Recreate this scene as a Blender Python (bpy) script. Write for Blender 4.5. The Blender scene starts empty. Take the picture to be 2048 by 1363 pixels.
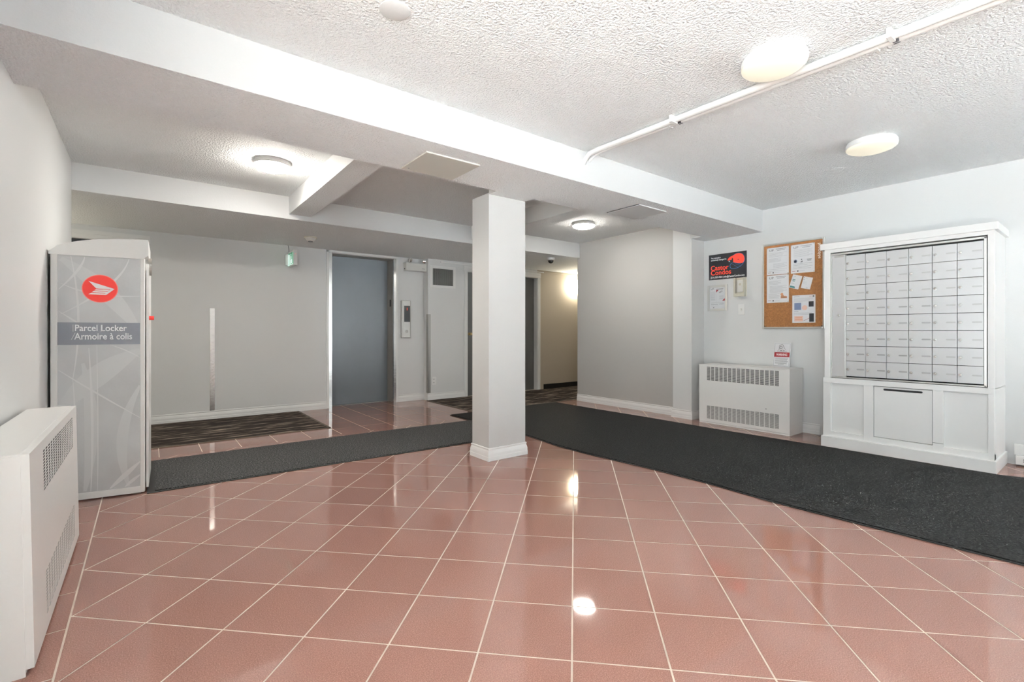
import bpy, bmesh, math, random
from mathutils import Vector, Matrix, Euler
random.seed(4)
S = bpy.context.scene
C = S.collection
PI = math.pi

# ------------------------------------------------------------------ camera
cam_d = bpy.data.cameras.new('camera')
cam = bpy.data.objects.new('camera', cam_d); C.objects.link(cam)
cam.location = (0, 0, 1.1)
cam.rotation_euler = (PI/2, 0, math.radians(-37.5))
cam_d.sensor_fit = 'HORIZONTAL'; cam_d.sensor_width = 36
cam_d.lens = 951.6/2048*36
cam_d.shift_y = -16.3/2048
cam_d.clip_start = 0.02
S.camera = cam

# ------------------------------------------------------------------ daylight
w = bpy.data.worlds.new('sky'); S.world = w; w.use_nodes = True
bgn = w.node_tree.nodes['Background']
bgn.inputs[0].default_value = (0.88, 0.975, 1.02, 1)
bgn.inputs[1].default_value = 2.5
sun_d = bpy.data.lights.new('sun', 'SUN'); sun_d.energy = 165.0; sun_d.angle = 0.02; sun_d.color = (0.90, 0.98, 1.01)
sun = bpy.data.objects.new('sun', sun_d); C.objects.link(sun)
sun.rotation_euler = (math.radians(-45), 0, 0)      # from behind the building: lands only on the added white ground, which bounces it indoors
por_d = bpy.data.lights.new('window_portal', 'AREA'); por_d.shape = 'RECTANGLE'; por_d.size = 1.4; por_d.size_y = 2.36
por_d.cycles.is_portal = True
por = bpy.data.objects.new('window_portal', por_d); C.objects.link(por)
por.location = (4.9, -4.28, 1.24); por.rotation_euler = (math.radians(90), 0, 0)
por2_d = por_d.copy(); por2_d.size = 3.0
por2 = bpy.data.objects.new('window_portal', por2_d); C.objects.link(por2)
por2.location = (5.88, -2.8, 1.24); por2.rotation_euler = (math.radians(90), 0, math.radians(90))
por3_d = por_d.copy(); por3_d.size = 3.0; por2_d.size = 2.0
por3 = bpy.data.objects.new('window_portal', por3_d); C.objects.link(por3)
por3.location = (-0.62, -0.5, 1.24); por3.rotation_euler = (math.radians(90), 0, math.radians(-90))

# ------------------------------------------------------------------ view
S.view_settings.view_transform = 'Standard'
S.view_settings.look = 'None'
S.view_settings.gamma = 1.0
S.view_settings.use_curve_mapping = False
S.view_settings.exposure = 0.58
LAMP_W = 0.0          # watts of each ceiling lamp

# room measures (metres)
XL, XR, XA, XP = -0.505, 5.77, 5.565, 5.48       # left wall, right wall, alcove wall, pier face
YF, YB, YH = -4.2, 7.13, 6.98                    # window wall behind the camera, lift wall, hall wall
ZC, ZB, ZS, ZH = 2.545, 2.29, 2.36, 2.31         # ceiling, big beam, cross beam, hall ceiling
B1, B2, Y2 = 2.655, 3.25, 5.45                   # big beam front, back; second beam front
YA = 5.50                                        # end of the alcove wall

# ------------------------------------------------------------------ materials
def srgb(r, g, b):
    f = lambda c: (c/255/12.92) if c/255 <= 0.04045 else ((c/255+0.055)/1.055)**2.4
    return (f(r), f(g), f(b), 1)
def mat(name, col, rough=0.5, metal=0.0, spec=0.5, emit=None, estr=0.0, bump=None, vary=None, coat=0.0, sheen=0.0, alpha=None, trans=0.0):
    """bump: list of (scale, distance, detail); vary: (scale, amount, stretch)"""
    m = bpy.data.materials.new(name); m.use_nodes = True
    nt = m.node_tree; p = nt.nodes['Principled BSDF']
    p.inputs['Base Color'].default_value = col
    p.inputs['Roughness'].default_value = rough
    p.inputs['Metallic'].default_value = metal
    p.inputs['Specular IOR Level'].default_value = spec
    p.inputs['Coat Weight'].default_value = coat
    p.inputs['Sheen Weight'].default_value = sheen
    p.inputs['Transmission Weight'].default_value = trans
    if emit is not None:
        p.inputs['Emission Color'].default_value = emit
        p.inputs['Emission Strength'].default_value = estr
    tc = None
    def coords():
        nonlocal tc
        if tc is None: tc = nt.nodes.new('ShaderNodeTexCoord')
        return tc.outputs['Object']
    if vary:
        sc, am, st = vary
        mp = nt.nodes.new('ShaderNodeMapping'); mp.inputs['Scale'].default_value = st
        nt.links.new(coords(), mp.inputs[0])
        n = nt.nodes.new('ShaderNodeTexNoise'); n.inputs['Scale'].default_value = sc; n.inputs['Detail'].default_value = 4
        nt.links.new(mp.outputs[0], n.inputs[0])
        r = nt.nodes.new('ShaderNodeMapRange'); r.inputs[1].default_value = 0.3; r.inputs[2].default_value = 0.7
        r.inputs[3].default_value = 1-am; r.inputs[4].default_value = 1+am
        nt.links.new(n.outputs[0], r.inputs[0])
        mx = nt.nodes.new('ShaderNodeVectorMath'); mx.operation = 'SCALE'
        mx.inputs[0].default_value = col[:3]
        nt.links.new(r.outputs[0], mx.inputs['Scale'])
        nt.links.new(mx.outputs[0], p.inputs['Base Color'])
    prev = None
    for (sc, dist, det) in (bump or []):
        n = nt.nodes.new('ShaderNodeTexNoise'); n.inputs['Scale'].default_value = sc; n.inputs['Detail'].default_value = det
        nt.links.new(coords(), n.inputs[0])
        b = nt.nodes.new('ShaderNodeBump'); b.inputs['Strength'].default_value = 1.0; b.inputs['Distance'].default_value = dist
        nt.links.new(n.outputs[0], b.inputs['Height'])
        if prev: nt.links.new(prev.outputs[0], b.inputs['Normal'])
        prev = b
    if prev: nt.links.new(prev.outputs[0], p.inputs['Normal'])
    return m

M = {}
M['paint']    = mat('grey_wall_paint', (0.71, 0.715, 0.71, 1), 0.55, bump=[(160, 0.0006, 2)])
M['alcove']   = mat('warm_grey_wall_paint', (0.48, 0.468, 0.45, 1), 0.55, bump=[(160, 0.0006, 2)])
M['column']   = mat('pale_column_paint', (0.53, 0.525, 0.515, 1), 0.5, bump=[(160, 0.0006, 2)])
M['beige']    = mat('sconce_warmed_wall_paint', (0.46, 0.40, 0.32, 1), 0.6, bump=[(160, 0.0006, 2)])  # greyish wall with the sconce's warm light mixed into its colour
M['white']    = mat('white_trim_paint', (0.80, 0.80, 0.79, 1), 0.35)
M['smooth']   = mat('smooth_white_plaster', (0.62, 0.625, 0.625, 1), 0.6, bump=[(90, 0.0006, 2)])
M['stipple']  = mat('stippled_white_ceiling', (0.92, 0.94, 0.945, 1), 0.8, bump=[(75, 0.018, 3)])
M['enamel']   = mat('white_enamel', (0.85, 0.845, 0.825, 1), 0.3, bump=[(60, 0.0003, 1)])
M['heatdark'] = mat('heater_interior_shade', (0.03, 0.03, 0.03, 1), 0.8)  # shade behind the upper grille holes, held in the colour
M['heatlit']   = mat('heater_painted_bounce', (0.30, 0.30, 0.29, 1), 0.6)  # floor-bounced light behind the lower grille holes, held in this grey
M['grout']    = mat('pale_grout', srgb(206, 192, 178), 0.8, vary=(9, 0.12, (1, 1, 1)), bump=[(400, 0.0005, 2)])
M['cabinet']  = mat('white_cabinet_paint', (0.90, 0.90, 0.89, 1), 0.35)
M['alu']      = mat('painted_aluminium', (0.55, 0.555, 0.56, 1), 0.34, metal=0.25)
M['alu_edge'] = mat('bright_aluminium_edge', (0.62, 0.62, 0.60, 1), 0.3, metal=0.7)
M['black']    = mat('black_plastic', (0.012, 0.012, 0.013, 1), 0.4)
M['gap']      = mat('dark_gap', (0.01, 0.01, 0.01, 1), 0.9)
M['steel']    = mat('stainless_steel', (0.62, 0.61, 0.59, 1), 0.22, metal=1.0, bump=[(30, 0.0006, 1)])
M['steel_m']  = mat('brushed_steel', (0.42, 0.41, 0.39, 1), 0.38, metal=0.8)
M['lift']     = mat('blue_grey_door_paint', srgb(104, 110, 115), 0.32, spec=0.5, vary=(3, 0.05, (1, 1, 0.6)), bump=[(220, 0.0004, 2)])
M['jamb']     = mat('taupe_metal_paint', srgb(150, 146, 140), 0.4)
M['doorgrey'] = mat('dark_grey_door_paint', srgb(92, 92, 90), 0.45)
M['doordark'] = mat('near_black_door_paint', srgb(45, 46, 52), 0.5)
M['brass']    = mat('antique_brass', (0.55, 0.40, 0.20, 1), 0.3, metal=1)
M['chrome']   = mat('chrome', (0.75, 0.75, 0.73, 1), 0.15, metal=1)
M['plate']    = mat('ivory_plastic', (0.72, 0.71, 0.67, 1), 0.4)
M['cream']    = mat('cream_plastic', (0.60, 0.56, 0.46, 1), 0.4)
M['clear']    = mat('clear_plastic_cover', (0.85, 0.83, 0.76, 1), 0.15, trans=0.85)
M['lockerw']  = mat('locker_white_plastic', (0.80, 0.80, 0.78, 1), 0.28)
M['lockerg']  = mat('locker_grey_vinyl', (0.58, 0.595, 0.60, 1), 0.2, vary=(2.2, 0.12, (1, 1, 0.35)), bump=[(60, 0.0005, 2)])
M['swirl']    = mat('pale_swirl_print', (0.72, 0.73, 0.73, 1), 0.2)
M['band']     = mat('slate_band_print', srgb(132, 135, 142), 0.22)
M['red']      = mat('red_print', srgb(222, 52, 44), 0.35)
M['whiteprint'] = mat('white_print', (0.92, 0.94, 0.945, 1), 0.4)
M['paper']    = mat('white_paper', (0.78, 0.79, 0.81, 1), 0.7)
M['ink']      = mat('pale_grey_ink', srgb(186, 187, 190), 0.8)
M['inkd']     = mat('dark_ink', srgb(70, 70, 74), 0.8)
M['inkm']     = mat('mid_grey_ink', srgb(140, 142, 146), 0.8)
M['blueink']  = mat('slate_blue_ink', srgb(96, 106, 132), 0.8)
M['redink']   = mat('dark_red_ink', srgb(150, 38, 44), 0.8)
M['tanink']   = mat('tan_ink', srgb(205, 150, 116), 0.8)
M['pinkink']  = mat('salmon_ink', srgb(222, 186, 172), 0.8)
M['navy']     = mat('navy_black_print', srgb(20, 21, 28), 0.4)
M['orange']   = mat('orange_red_print', srgb(232, 62, 42), 0.45)
M['blueline'] = mat('blue_line_print', srgb(62, 110, 160), 0.45)
M['teal']     = mat('teal_print', srgb(58, 112, 112), 0.7)
M['green']    = mat('green_exit_print', srgb(60, 150, 110), 0.4, emit=srgb(60, 170, 120), estr=0.18)
M['exitwhite']= mat('lit_exit_print', (0.8, 0.9, 0.88, 1), 0.4, emit=(0.8, 1.0, 0.95, 1), estr=0.45)
M['led']      = mat('red_led', (1, 0.2, 0.15, 1), 0.4, emit=(1, 0.25, 0.2, 1), estr=2.0)
M['leddim']   = mat('red_floor_digit', (0.5, 0.05, 0.02, 1), 0.4, emit=(1, 0.12, 0.06, 1), estr=0.25)
M['lamp']     = mat('lit_cream_glass', (0.50, 0.47, 0.40, 1), 0.3, emit=(1.0, 0.92, 0.70, 1), estr=0.36)
M['lampb']    = mat('lit_white_glass', (0.85, 0.80, 0.70, 1), 0.3, emit=(1.0, 0.95, 0.87, 1), estr=115)
M['lampd']    = mat('lit_soft_white_glass', (0.85, 0.80, 0.70, 1), 0.3, emit=(1.0, 0.95, 0.87, 1), estr=58)
M['sconce']   = mat('lit_sconce_glass', (0.9, 0.86, 0.78, 1), 0.3, emit=(1.0, 0.91, 0.72, 1), estr=52)
M['glass']    = mat('window_frame_metal', (0.3, 0.3, 0.3, 1), 0.4, metal=0.6)
M['paving']   = mat('bounce_snow', (0.85, 0.86, 0.88, 1), 0.9, vary=(2, 0.1, (1, 1, 1)))  # invented snowy white for the unseen ground, bounces daylight indoors

def tile_material():
    m = bpy.data.materials.new('polished_rose_granite_tile'); m.use_nodes = True
    nt = m.node_tree; p = nt.nodes['Principled BSDF']
    tc = nt.nodes.new('ShaderNodeTexCoord')
    n = nt.nodes.new('ShaderNodeTexNoise'); n.inputs['Scale'].default_value = 260; n.inputs['Detail'].default_value = 3
    nt.links.new(tc.outputs['Object'], n.inputs[0])
    cr = nt.nodes.new('ShaderNodeValToRGB')
    e = cr.color_ramp.elements
    e[0].position = 0.30; e[0].color = srgb(120, 85, 75)
    e[1].position = 0.72; e[1].color = srgb(164, 127, 115)
    e2 = cr.color_ramp.elements.new(0.5); e2.color = srgb(141, 103, 92)
    nt.links.new(n.outputs[0], cr.inputs[0])
    oi = nt.nodes.new('ShaderNodeObjectInfo')
    r = nt.nodes.new('ShaderNodeMapRange'); r.inputs[3].default_value = 0.96; r.inputs[4].default_value = 1.04
    nt.links.new(oi.outputs['Random'], r.inputs[0])
    mx = nt.nodes.new('ShaderNodeVectorMath'); mx.operation = 'SCALE'
    nt.links.new(cr.outputs[0], mx.inputs[0]); nt.links.new(r.outputs[0], mx.inputs['Scale'])
    nt.links.new(mx.outputs[0], p.inputs['Base Color'])
    p.inputs['Roughness'].default_value = 0.045
    p.inputs['Specular IOR Level'].default_value = 0.5
    return m
M['tile'] = tile_material()

def carpet_material(name, stops, scale, stretch, fuzz, dist, rough=0.95, sheen=0.0):
    m = bpy.data.materials.new(name); m.use_nodes = True
    nt = m.node_tree; p = nt.nodes['Principled BSDF']
    tc = nt.nodes.new('ShaderNodeTexCoord')
    mp = nt.nodes.new('ShaderNodeMapping'); mp.inputs['Scale'].default_value = stretch
    nt.links.new(tc.outputs['Object'], mp.inputs[0])
    n = nt.nodes.new('ShaderNodeTexNoise'); n.inputs['Scale'].default_value = scale; n.inputs['Detail'].default_value = 5; n.inputs['Roughness'].default_value = 0.65
    nt.links.new(mp.outputs[0], n.inputs[0])
    cr = nt.nodes.new('ShaderNodeValToRGB')
    e = cr.color_ramp.elements
    e[0].position, e[0].color = stops[0]; e[1].position, e[1].color = stops[-1]
    for s in stops[1:-1]:
        q = e.new(s[0]); q.color = s[1]
    nt.links.new(n.outputs[0], cr.inputs[0])
    nt.links.new(cr.outputs[0], p.inputs['Base Color'])
    n2 = nt.nodes.new('ShaderNodeTexNoise'); n2.inputs['Scale'].default_value = fuzz; n2.inputs['Detail'].default_value = 3
    nt.links.new(tc.outputs['Object'], n2.inputs[0])
    b = nt.nodes.new('ShaderNodeBump'); b.inputs['Distance'].default_value = dist; b.inputs['Strength'].default_value = 1
    nt.links.new(n2.outputs[0], b.inputs['Height']); nt.links.new(b.outputs[0], p.inputs['Normal'])
    p.inputs['Roughness'].default_value = rough
    p.inputs['Sheen Weight'].default_value = sheen
    p.inputs['Specular IOR Level'].default_value = 0.15
    return m
M['striped'] = carpet_material('dark_striated_carpet', [(0.42, srgb(44, 38, 35)), (0.53, srgb(60, 52, 48)), (0.58, srgb(122, 110, 98)), (0.68, srgb(164, 152, 138))], 4.2, (0.5, 4.0, 1), 320, 0.003)
M['greymat'] = carpet_material('grey_loop_mat', [(0.36, srgb(38, 38, 38)), (0.52, srgb(70, 70, 70)), (0.66, srgb(122, 121, 118))], 95, (1, 1, 1), 100, 0.012)
M['blackmat'] = carpet_material('black_ribbed_mat', [(0.38, srgb(17, 17, 17)), (0.52, srgb(30, 30, 30)), (0.66, srgb(56, 56, 55))], 75, (1, 1, 1), 90, 0.012, rough=0.7)
M['rubber'] = mat('black_rubber_edge', srgb(36, 34, 33), 0.6)
M['cork'] = carpet_material('brown_cork', [(0.3, srgb(118, 78, 46)), (0.5, srgb(136, 92, 56)), (0.7, srgb(156, 110, 70))], 60, (1, 1, 1), 240, 0.0015)

# ------------------------------------------------------------------ mesh helpers
class MB:
    def __init__(self, *o):
        self.v = []; self.f = []; self.mi = []; self.o = o if o else (0, 0, 0)
    def add(self, vs, fs, mi=0):
        b = len(self.v); ox, oy, oz = self.o
        self.v += [(x-ox, y-oy, z-oz) for x, y, z in vs]
        self.f += [tuple(b+i for i in f) for f in fs]; self.mi += [mi]*len(fs)
        return self
    def box(self, x0, x1, y0, y1, z0, z1, mi=0):
        x0, x1 = min(x0, x1), max(x0, x1); y0, y1 = min(y0, y1), max(y0, y1); z0, z1 = min(z0, z1), max(z0, z1)
        vs = [(x0,y0,z0),(x1,y0,z0),(x1,y1,z0),(x0,y1,z0),(x0,y0,z1),(x1,y0,z1),(x1,y1,z1),(x0,y1,z1)]
        return self.add(vs, [(0,3,2,1),(4,5,6,7),(0,1,5,4),(1,2,6,5),(2,3,7,6),(3,0,4,7)], mi)
    def bbox(self, x0, x1, y0, y1, z0, z1, b=0.004, mi=0):
        """box with chamfered edges"""
        bm = bmesh.new(); bmesh.ops.create_cube(bm, size=1)
        for v in bm.verts:
            v.co = Vector(((x0+x1)/2+v.co.x*(x1-x0), (y0+y1)/2+v.co.y*(y1-y0), (z0+z1)/2+v.co.z*(z1-z0)))
        bmesh.ops.bevel(bm, geom=list(bm.edges), offset=b, segments=2, affect='EDGES', profile=0.6)
        bm.verts.ensure_lookup_table(); bm.verts.index_update()
        self.add([tuple(v.co) for v in bm.verts], [tuple(v.index for v in f.verts) for f in bm.faces], mi); bm.free()
        return self
    def prism(self, poly, z0, z1, mi=0):
        """poly (x,y) counter-clockwise, extruded in z"""
        n = len(poly)
        vs = [(x,y,z0) for x,y in poly]+[(x,y,z1) for x,y in poly]
        fs = [tuple(reversed(range(n))), tuple(range(n,2*n))]+[(i,(i+1)%n,(i+1)%n+n,i+n) for i in range(n)]
        return self.add(vs, fs, mi)
    def cyl(self, c, r, h, axis='z', n=24, r2=None, mi=0):
        r2 = r if r2 is None else r2
        def P(a, rr, t):
            u, q = rr*math.cos(a), rr*math.sin(a)
            return {'z':(c[0]+u,c[1]+q,c[2]+t),'y':(c[0]+u,c[1]+t,c[2]+q),'x':(c[0]+t,c[1]+u,c[2]+q)}[axis]
        vs = [P(2*PI*i/n, r, 0) for i in range(n)]+[P(2*PI*i/n, r2, h) for i in range(n)]
        fs = [(i,(i+1)%n,(i+1)%n+n,i+n) for i in range(n)]+[tuple(reversed(range(n))), tuple(range(n,2*n))]
        if axis == 'y': fs = [tuple(reversed(f)) for f in fs]
        return self.add(vs, fs, mi)
    def lathe(self, c, prof, n=40, mi=0):
        """prof list of (r, z) ; open profile, poles merged when r==0"""
        vs = []; fs = []; rows = []
        for r, z in prof:
            if r < 1e-6: rows.append([len(vs)]); vs.append((c[0], c[1], c[2]+z))
            else:
                rows.append(list(range(len(vs), len(vs)+n)))
                vs += [(c[0]+r*math.cos(2*PI*i/n), c[1]+r*math.sin(2*PI*i/n), c[2]+z) for i in range(n)]
        for a, b in zip(rows, rows[1:]):
            for i in range(n):
                j = (i+1) % n
                if len(a) == 1 and len(b) > 1: fs.append((a[0], b[i], b[j]))
                elif len(b) == 1 and len(a) > 1: fs.append((a[i], b[0], a[j]))
                elif len(a) > 1: fs.append((a[i], b[i], b[j], a[j]))
        return self.add(vs, fs, mi)
    def tube(self, pts, r, n=10, mi=0):
        pts = [Vector(p) for p in pts]; vs = []; fs = []
        for i, p in enumerate(pts):
            t = (pts[min(i+1, len(pts)-1)]-pts[max(i-1, 0)]).normalized()
            a = t.cross(Vector((0.13, 0.07, 1))).normalized(); b = t.cross(a)
            vs += [tuple(p+a*r*math.cos(2*PI*k/n)+b*r*math.sin(2*PI*k/n)) for k in range(n)]
        for i in range(len(pts)-1):
            for k in range(n):
                fs.append((i*n+k, (i+1)*n+k, (i+1)*n+(k+1)%n, i*n+(k+1)%n))
        fs.append(tuple(range(n))); fs.append(tuple(reversed(range((len(pts)-1)*n, len(pts)*n))))
        return self.add(vs, fs, mi)
    def ribbon(self, pts, w, z, mi=0):
        """flat strip in local xy at height z; pts (x,y,width factor)"""
        vs = []; fs = []
        for i, (x, y, k) in enumerate(pts):
            x0, y0, _ = pts[max(i-1, 0)]; x1, y1, _ = pts[min(i+1, len(pts)-1)]
            d = math.hypot(x1-x0, y1-y0) or 1; nx, ny = -(y1-y0)/d*w*k/2, (x1-x0)/d*w*k/2
            vs += [(x+nx, y+ny, z), (x-nx, y-ny, z)]
            if i: fs.append((2*i-2, 2*i-1, 2*i+1, 2*i))
        return self.add(vs, fs, mi)
    def perf(self, x0, x1, y0, y1, nx, ny, hw, hh, z, depth=0.004, slot=True, mi=0):
        """sheet in local xy with a grid of real holes (rectangular slots or rounded ones)"""
        cw, ch = (x1-x0)/nx, (y1-y0)/ny
        for i in range(nx):
            for j in range(ny):
                cx, cy = x0+(i+.5)*cw, y0+(j+.5)*ch
                if slot:
                    o = [(-cw/2,-ch/2),(cw/2,-ch/2),(cw/2,ch/2),(-cw/2,ch/2)]
                    h = [(-hw/2,-hh/2),(hw/2,-hh/2),(hw/2,hh/2),(-hw/2,hh/2)]
                else:
                    o = [(-cw/2,-ch/2),(0,-ch/2),(cw/2,-ch/2),(cw/2,0),(cw/2,ch/2),(0,ch/2),(-cw/2,ch/2),(-cw/2,0)]
                    k = 0.72
                    h = [(-hw/2*k,-hh/2*k),(0,-hh/2),(hw/2*k,-hh/2*k),(hw/2,0),(hw/2*k,hh/2*k),(0,hh/2),(-hw/2*k,hh/2*k),(-hw/2,0)]
                n = len(o)
                vs = [(cx+a,cy+b,z) for a,b in o]+[(cx+a,cy+b,z) for a,b in h]+[(cx+a,cy+b,z-depth) for a,b in h]
                fs = [(q,(q+1)%n,(q+1)%n+n,q+n) for q in range(n)]+[(q+n,(q+1)%n+n,(q+1)%n+2*n,q+2*n) for q in range(n)]
                self.add(vs, fs, mi)
        return self
    def mesh(self, name):
        me = bpy.data.meshes.new(name); me.from_pydata(self.v, [], self.f); me.update()
        if any(self.mi): me.polygons.foreach_set('material_index', self.mi)
        return me

def obj(name, mb, m, parent=None, smooth=False, loc=None, rot=None):
    me = mb.mesh(name) if isinstance(mb, MB) else mb
    if not me.materials:
        for x in (m if isinstance(m, (list, tuple)) else [m]): me.materials.append(x)
    if smooth:
        me.polygons.foreach_set('use_smooth', [True]*len(me.polygons))
        try: me.set_sharp_from_angle(angle=math.radians(38))
        except Exception: pass
    o = bpy.data.objects.new(name, me); C.objects.link(o)
    if isinstance(mb, MB) and mb.o != (0, 0, 0) and parent is None: o.location = mb.o
    if loc is not None: o.location = loc
    if rot is not None: o.rotation_euler = rot
    o.parent = parent
    return o
def tag(o, label=None, cat=None, group=None, kind=None):
    if label: o['label'] = label
    if cat: o['category'] = cat
    if group: o['group'] = group
    if kind: o['kind'] = kind
    return o
def small(o):
    o['kind'] = 'stuff'; return o
def thing(name, label, cat, loc=(0, 0, 0), rot=(0, 0, 0), group=None):
    o = bpy.data.objects.new(name, None); C.objects.link(o)
    o.empty_display_size = 0.1
    o.location = loc; o.rotation_euler = rot
    return tag(o, label, cat, group)
def struct(name, mb, m, parent=None, label=None, smooth=False):
    o = obj(name, mb, m, parent, smooth)
    if parent is None: o['kind'] = 'structure'
    if label: o['label'] = label
    return o
RX = (PI/2, 0, -PI/2)     # local x right, y up, z out of a wall that faces -X
RY = (PI/2, 0, 0)         # the same for a wall that faces -Y

def text_mesh(s, size, bold=0.0, align='LEFT', extr=0.0003, space=1.0, shear=0.0):
    cu = bpy.data.curves.new('text', 'FONT'); cu.body = s; cu.size = size; cu.offset = bold
    cu.align_x = align; cu.extrude = extr; cu.space_character = space; cu.resolution_u = 3; cu.shear = shear
    o = bpy.data.objects.new('text', cu); C.objects.link(o)
    dg = bpy.context.evaluated_depsgraph_get(); dg.update()
    me = bpy.data.meshes.new_from_object(o.evaluated_get(dg))
    bpy.data.objects.remove(o); bpy.data.curves.remove(cu)
    me.materials.clear()
    return me
def text(name, s, size, m, parent, x, y, z, bold=0.0, align='LEFT', width=None, rot=0, space=1.0):
    me = text_mesh(s, size, bold, align, space=space)
    o = obj(name, me, m, parent, loc=(x, y, z), rot=(0, 0, rot))
    if width:
        ws = max(v.co.x for v in me.vertices)-min(v.co.x for v in me.vertices)
        for v in me.vertices: v.co.x *= width/ws
    return o

# ================================================================== THE SETTING
# ---- floor: grout bed + tiles one by one
fl = MB()
fl.box(-3.0, 9.0, YF-0.1, YB+0.3, -0.12, -0.0009)
floor = struct('floor', fl, M['grout'], label='polished rose granite floor tiles laid diagonally with pale grout joints')
PITCH, JOINT = 0.3211, 0.0065
U0, V0 = 1.610, 0.009
R2 = math.sqrt(0.5)
def clip(poly, a, b, c):
    """keep a*x+b*y<=c"""
    out = []
    for i in range(len(poly)):
        p, q = poly[i], poly[(i+1) % len(poly)]
        dp, dq = a*p[0]+b*p[1]-c, a*q[0]+b*q[1]-c
        if dp <= 0: out.append(p)
        if dp*dq < 0:
            t = dp/(dp-dq); out.append((p[0]+t*(q[0]-p[0]), p[1]+t*(q[1]-p[1])))
    return out
def area(p): return 0.5*sum(p[i][0]*p[(i+1)%len(p)][1]-p[(i+1)%len(p)][0]*p[i][1] for i in range(len(p)))
TH = math.radians(37.5)
def project(x, y, z=0):
    d = x*math.sin(TH)+y*math.cos(TH); s = x*math.cos(TH)-y*math.sin(TH)
    return (None if d < 0.15 else (1024+951.6*s/d, 665.2-951.6*(z-1.1)/d))
polys = []
hs = (PITCH-JOINT)/2
XB = -0.236                                     # border line beside the left wall
YS = 5.235                                      # straight-laid field begins here
for m_ in range(-12, 34):
    for k in range(-26, 26):
        u, v = U0+(m_+.5)*PITCH, V0+(k+.5)*PITCH
        sq = [((u+a-v-b)*R2, (u+a+v+b)*R2) for a, b in ((-hs,-hs),(hs,-hs),(hs,hs),(-hs,hs))]
        p = clip(clip(clip(clip(sq, -1, 0, -(XB+JOINT/2)), 1, 0, XR), 0, 1, YS-JOINT/2), 0, -1, -YF)
        if len(p) > 2 and abs(area(p)) > 2e-4: polys.append(p if area(p) > 0 else p[::-1])
y = YF                                          # border row along the left wall
yy = 2.096-PITCH*14
while yy < Y2:
    a, b = max(yy, YF), min(yy+PITCH-JOINT, YS-JOINT/2)
    if b-a > 0.02: polys.append([(XL, a), (XB-JOINT/2, a), (XB-JOINT/2, b), (XL, b)])
    yy += PITCH
XJ = 1.688-0.3195*14                            # straight field in front of the lift
for i in range(32):
    for j in range(7):
        x0, x1 = XJ+i*0.3195, XJ+(i+1)*0.3195-JOINT
        y0, y1 = YS+j*0.3195, YS+(j+1)*0.3195-JOINT
        x0, x1 = max(x0, -3), min(x1, XR+1); y1 = min(y1, 7.36)
        if x1-x0 > .01 and y1-y0 > .01: polys.append([(x0, y0), (x1, y0), (x1, y1), (x0, y1)])
def inside(p, x0, x1, y0, y1): return all(x0 <= x <= x1 and y0 <= y <= y1 for x, y in p)
rank = []
for p in polys:
    if inside(p, 3.27, 5.09, -9, 5.5) or inside(p, -3, 1.66, 5.68, 7.2) or inside(p, 3.6, 9, 5.58, 7.2) or inside(p, 0.0, 3.3, 4.08, 5.03):
        continue                                # wholly under a mat or carpet
    q = [project(x, y) for x, y in p]
    if any(c is None for c in q): rank.append((0, p)); continue
    cx, cy = sum(c[0] for c in q)/len(q), sum(c[1] for c in q)/len(q)
    ar = abs(area(q)) if (-60 < cx < 2108 and cy < 1420) else 0
    if ar > 0 and (inside(p, XL-.01, -0.30, 2.1, 3.4) or inside(p, XL-.01, -0.02, 4.2, 5.2)): ar = 0
    rank.append((ar, p))
rank.sort(key=lambda t: -t[0])
full = None
for i, (ar, p) in enumerate(rank[:300]):
    if ar <= 0: break
    cx, cy = sum(c[0] for c in p)/len(p), sum(c[1] for c in p)/len(p)
    mb = MB(); mb.prism([(x-cx, yv-cy) for x, yv in p], -0.011, 0)
    whole = len(p) == 4 and abs(area(p)-(2*hs)**2) < 1e-6
    if whole:
        full = full or mb.mesh('tile'); me = full
    else: me = mb.mesh('tile')
    t = obj('tile', me, M['tile'], floor, loc=(cx, cy, 0))
    t.rotation_euler = (random.gauss(0, 0.0011), random.gauss(0, 0.0011), 0)
    last = i
rest = MB()
for ar, p in rank[last+1:]: rest.prism(p, -0.011, 0)
tag(obj('tile_remainder', rest, M['tile'], floor), kind='stuff')

# ---- walls
T = 0.2
struct('wall_left', MB().box(XL-T, XL, 1.0, Y2, 0, ZC+0.1).box(XL-T, XL, YF-T, -2.0, 0, ZC+0.1).box(XL-T, XL, -2.0, 1.0, 2.42, ZC+.1).box(XL-T, XL, -2.0, 1.0, 0, 0.06), M['paint'])
wr = MB(); wr.box(XR, XR+T, -1.8, 3.67, 0, ZC+0.1).box(XR, XR+T, YF-T, -3.8, 0, ZC+0.1).box(XR, XR+T, -3.8, -1.8, 2.42, ZC+.1).box(XR, XR+T, -3.8, -1.8, 0, 0.06)
struct('wall_right', wr, M['paint'])
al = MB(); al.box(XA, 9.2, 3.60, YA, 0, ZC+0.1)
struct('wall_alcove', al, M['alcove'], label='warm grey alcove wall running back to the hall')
pr = MB(); pr.box(XP, XR+0.02, 3.40, 3.67, 0, ZC+0.02)
struct('wall_pier', pr, M['paint'], label='grey pier standing against the right wall under the beam')
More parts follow.
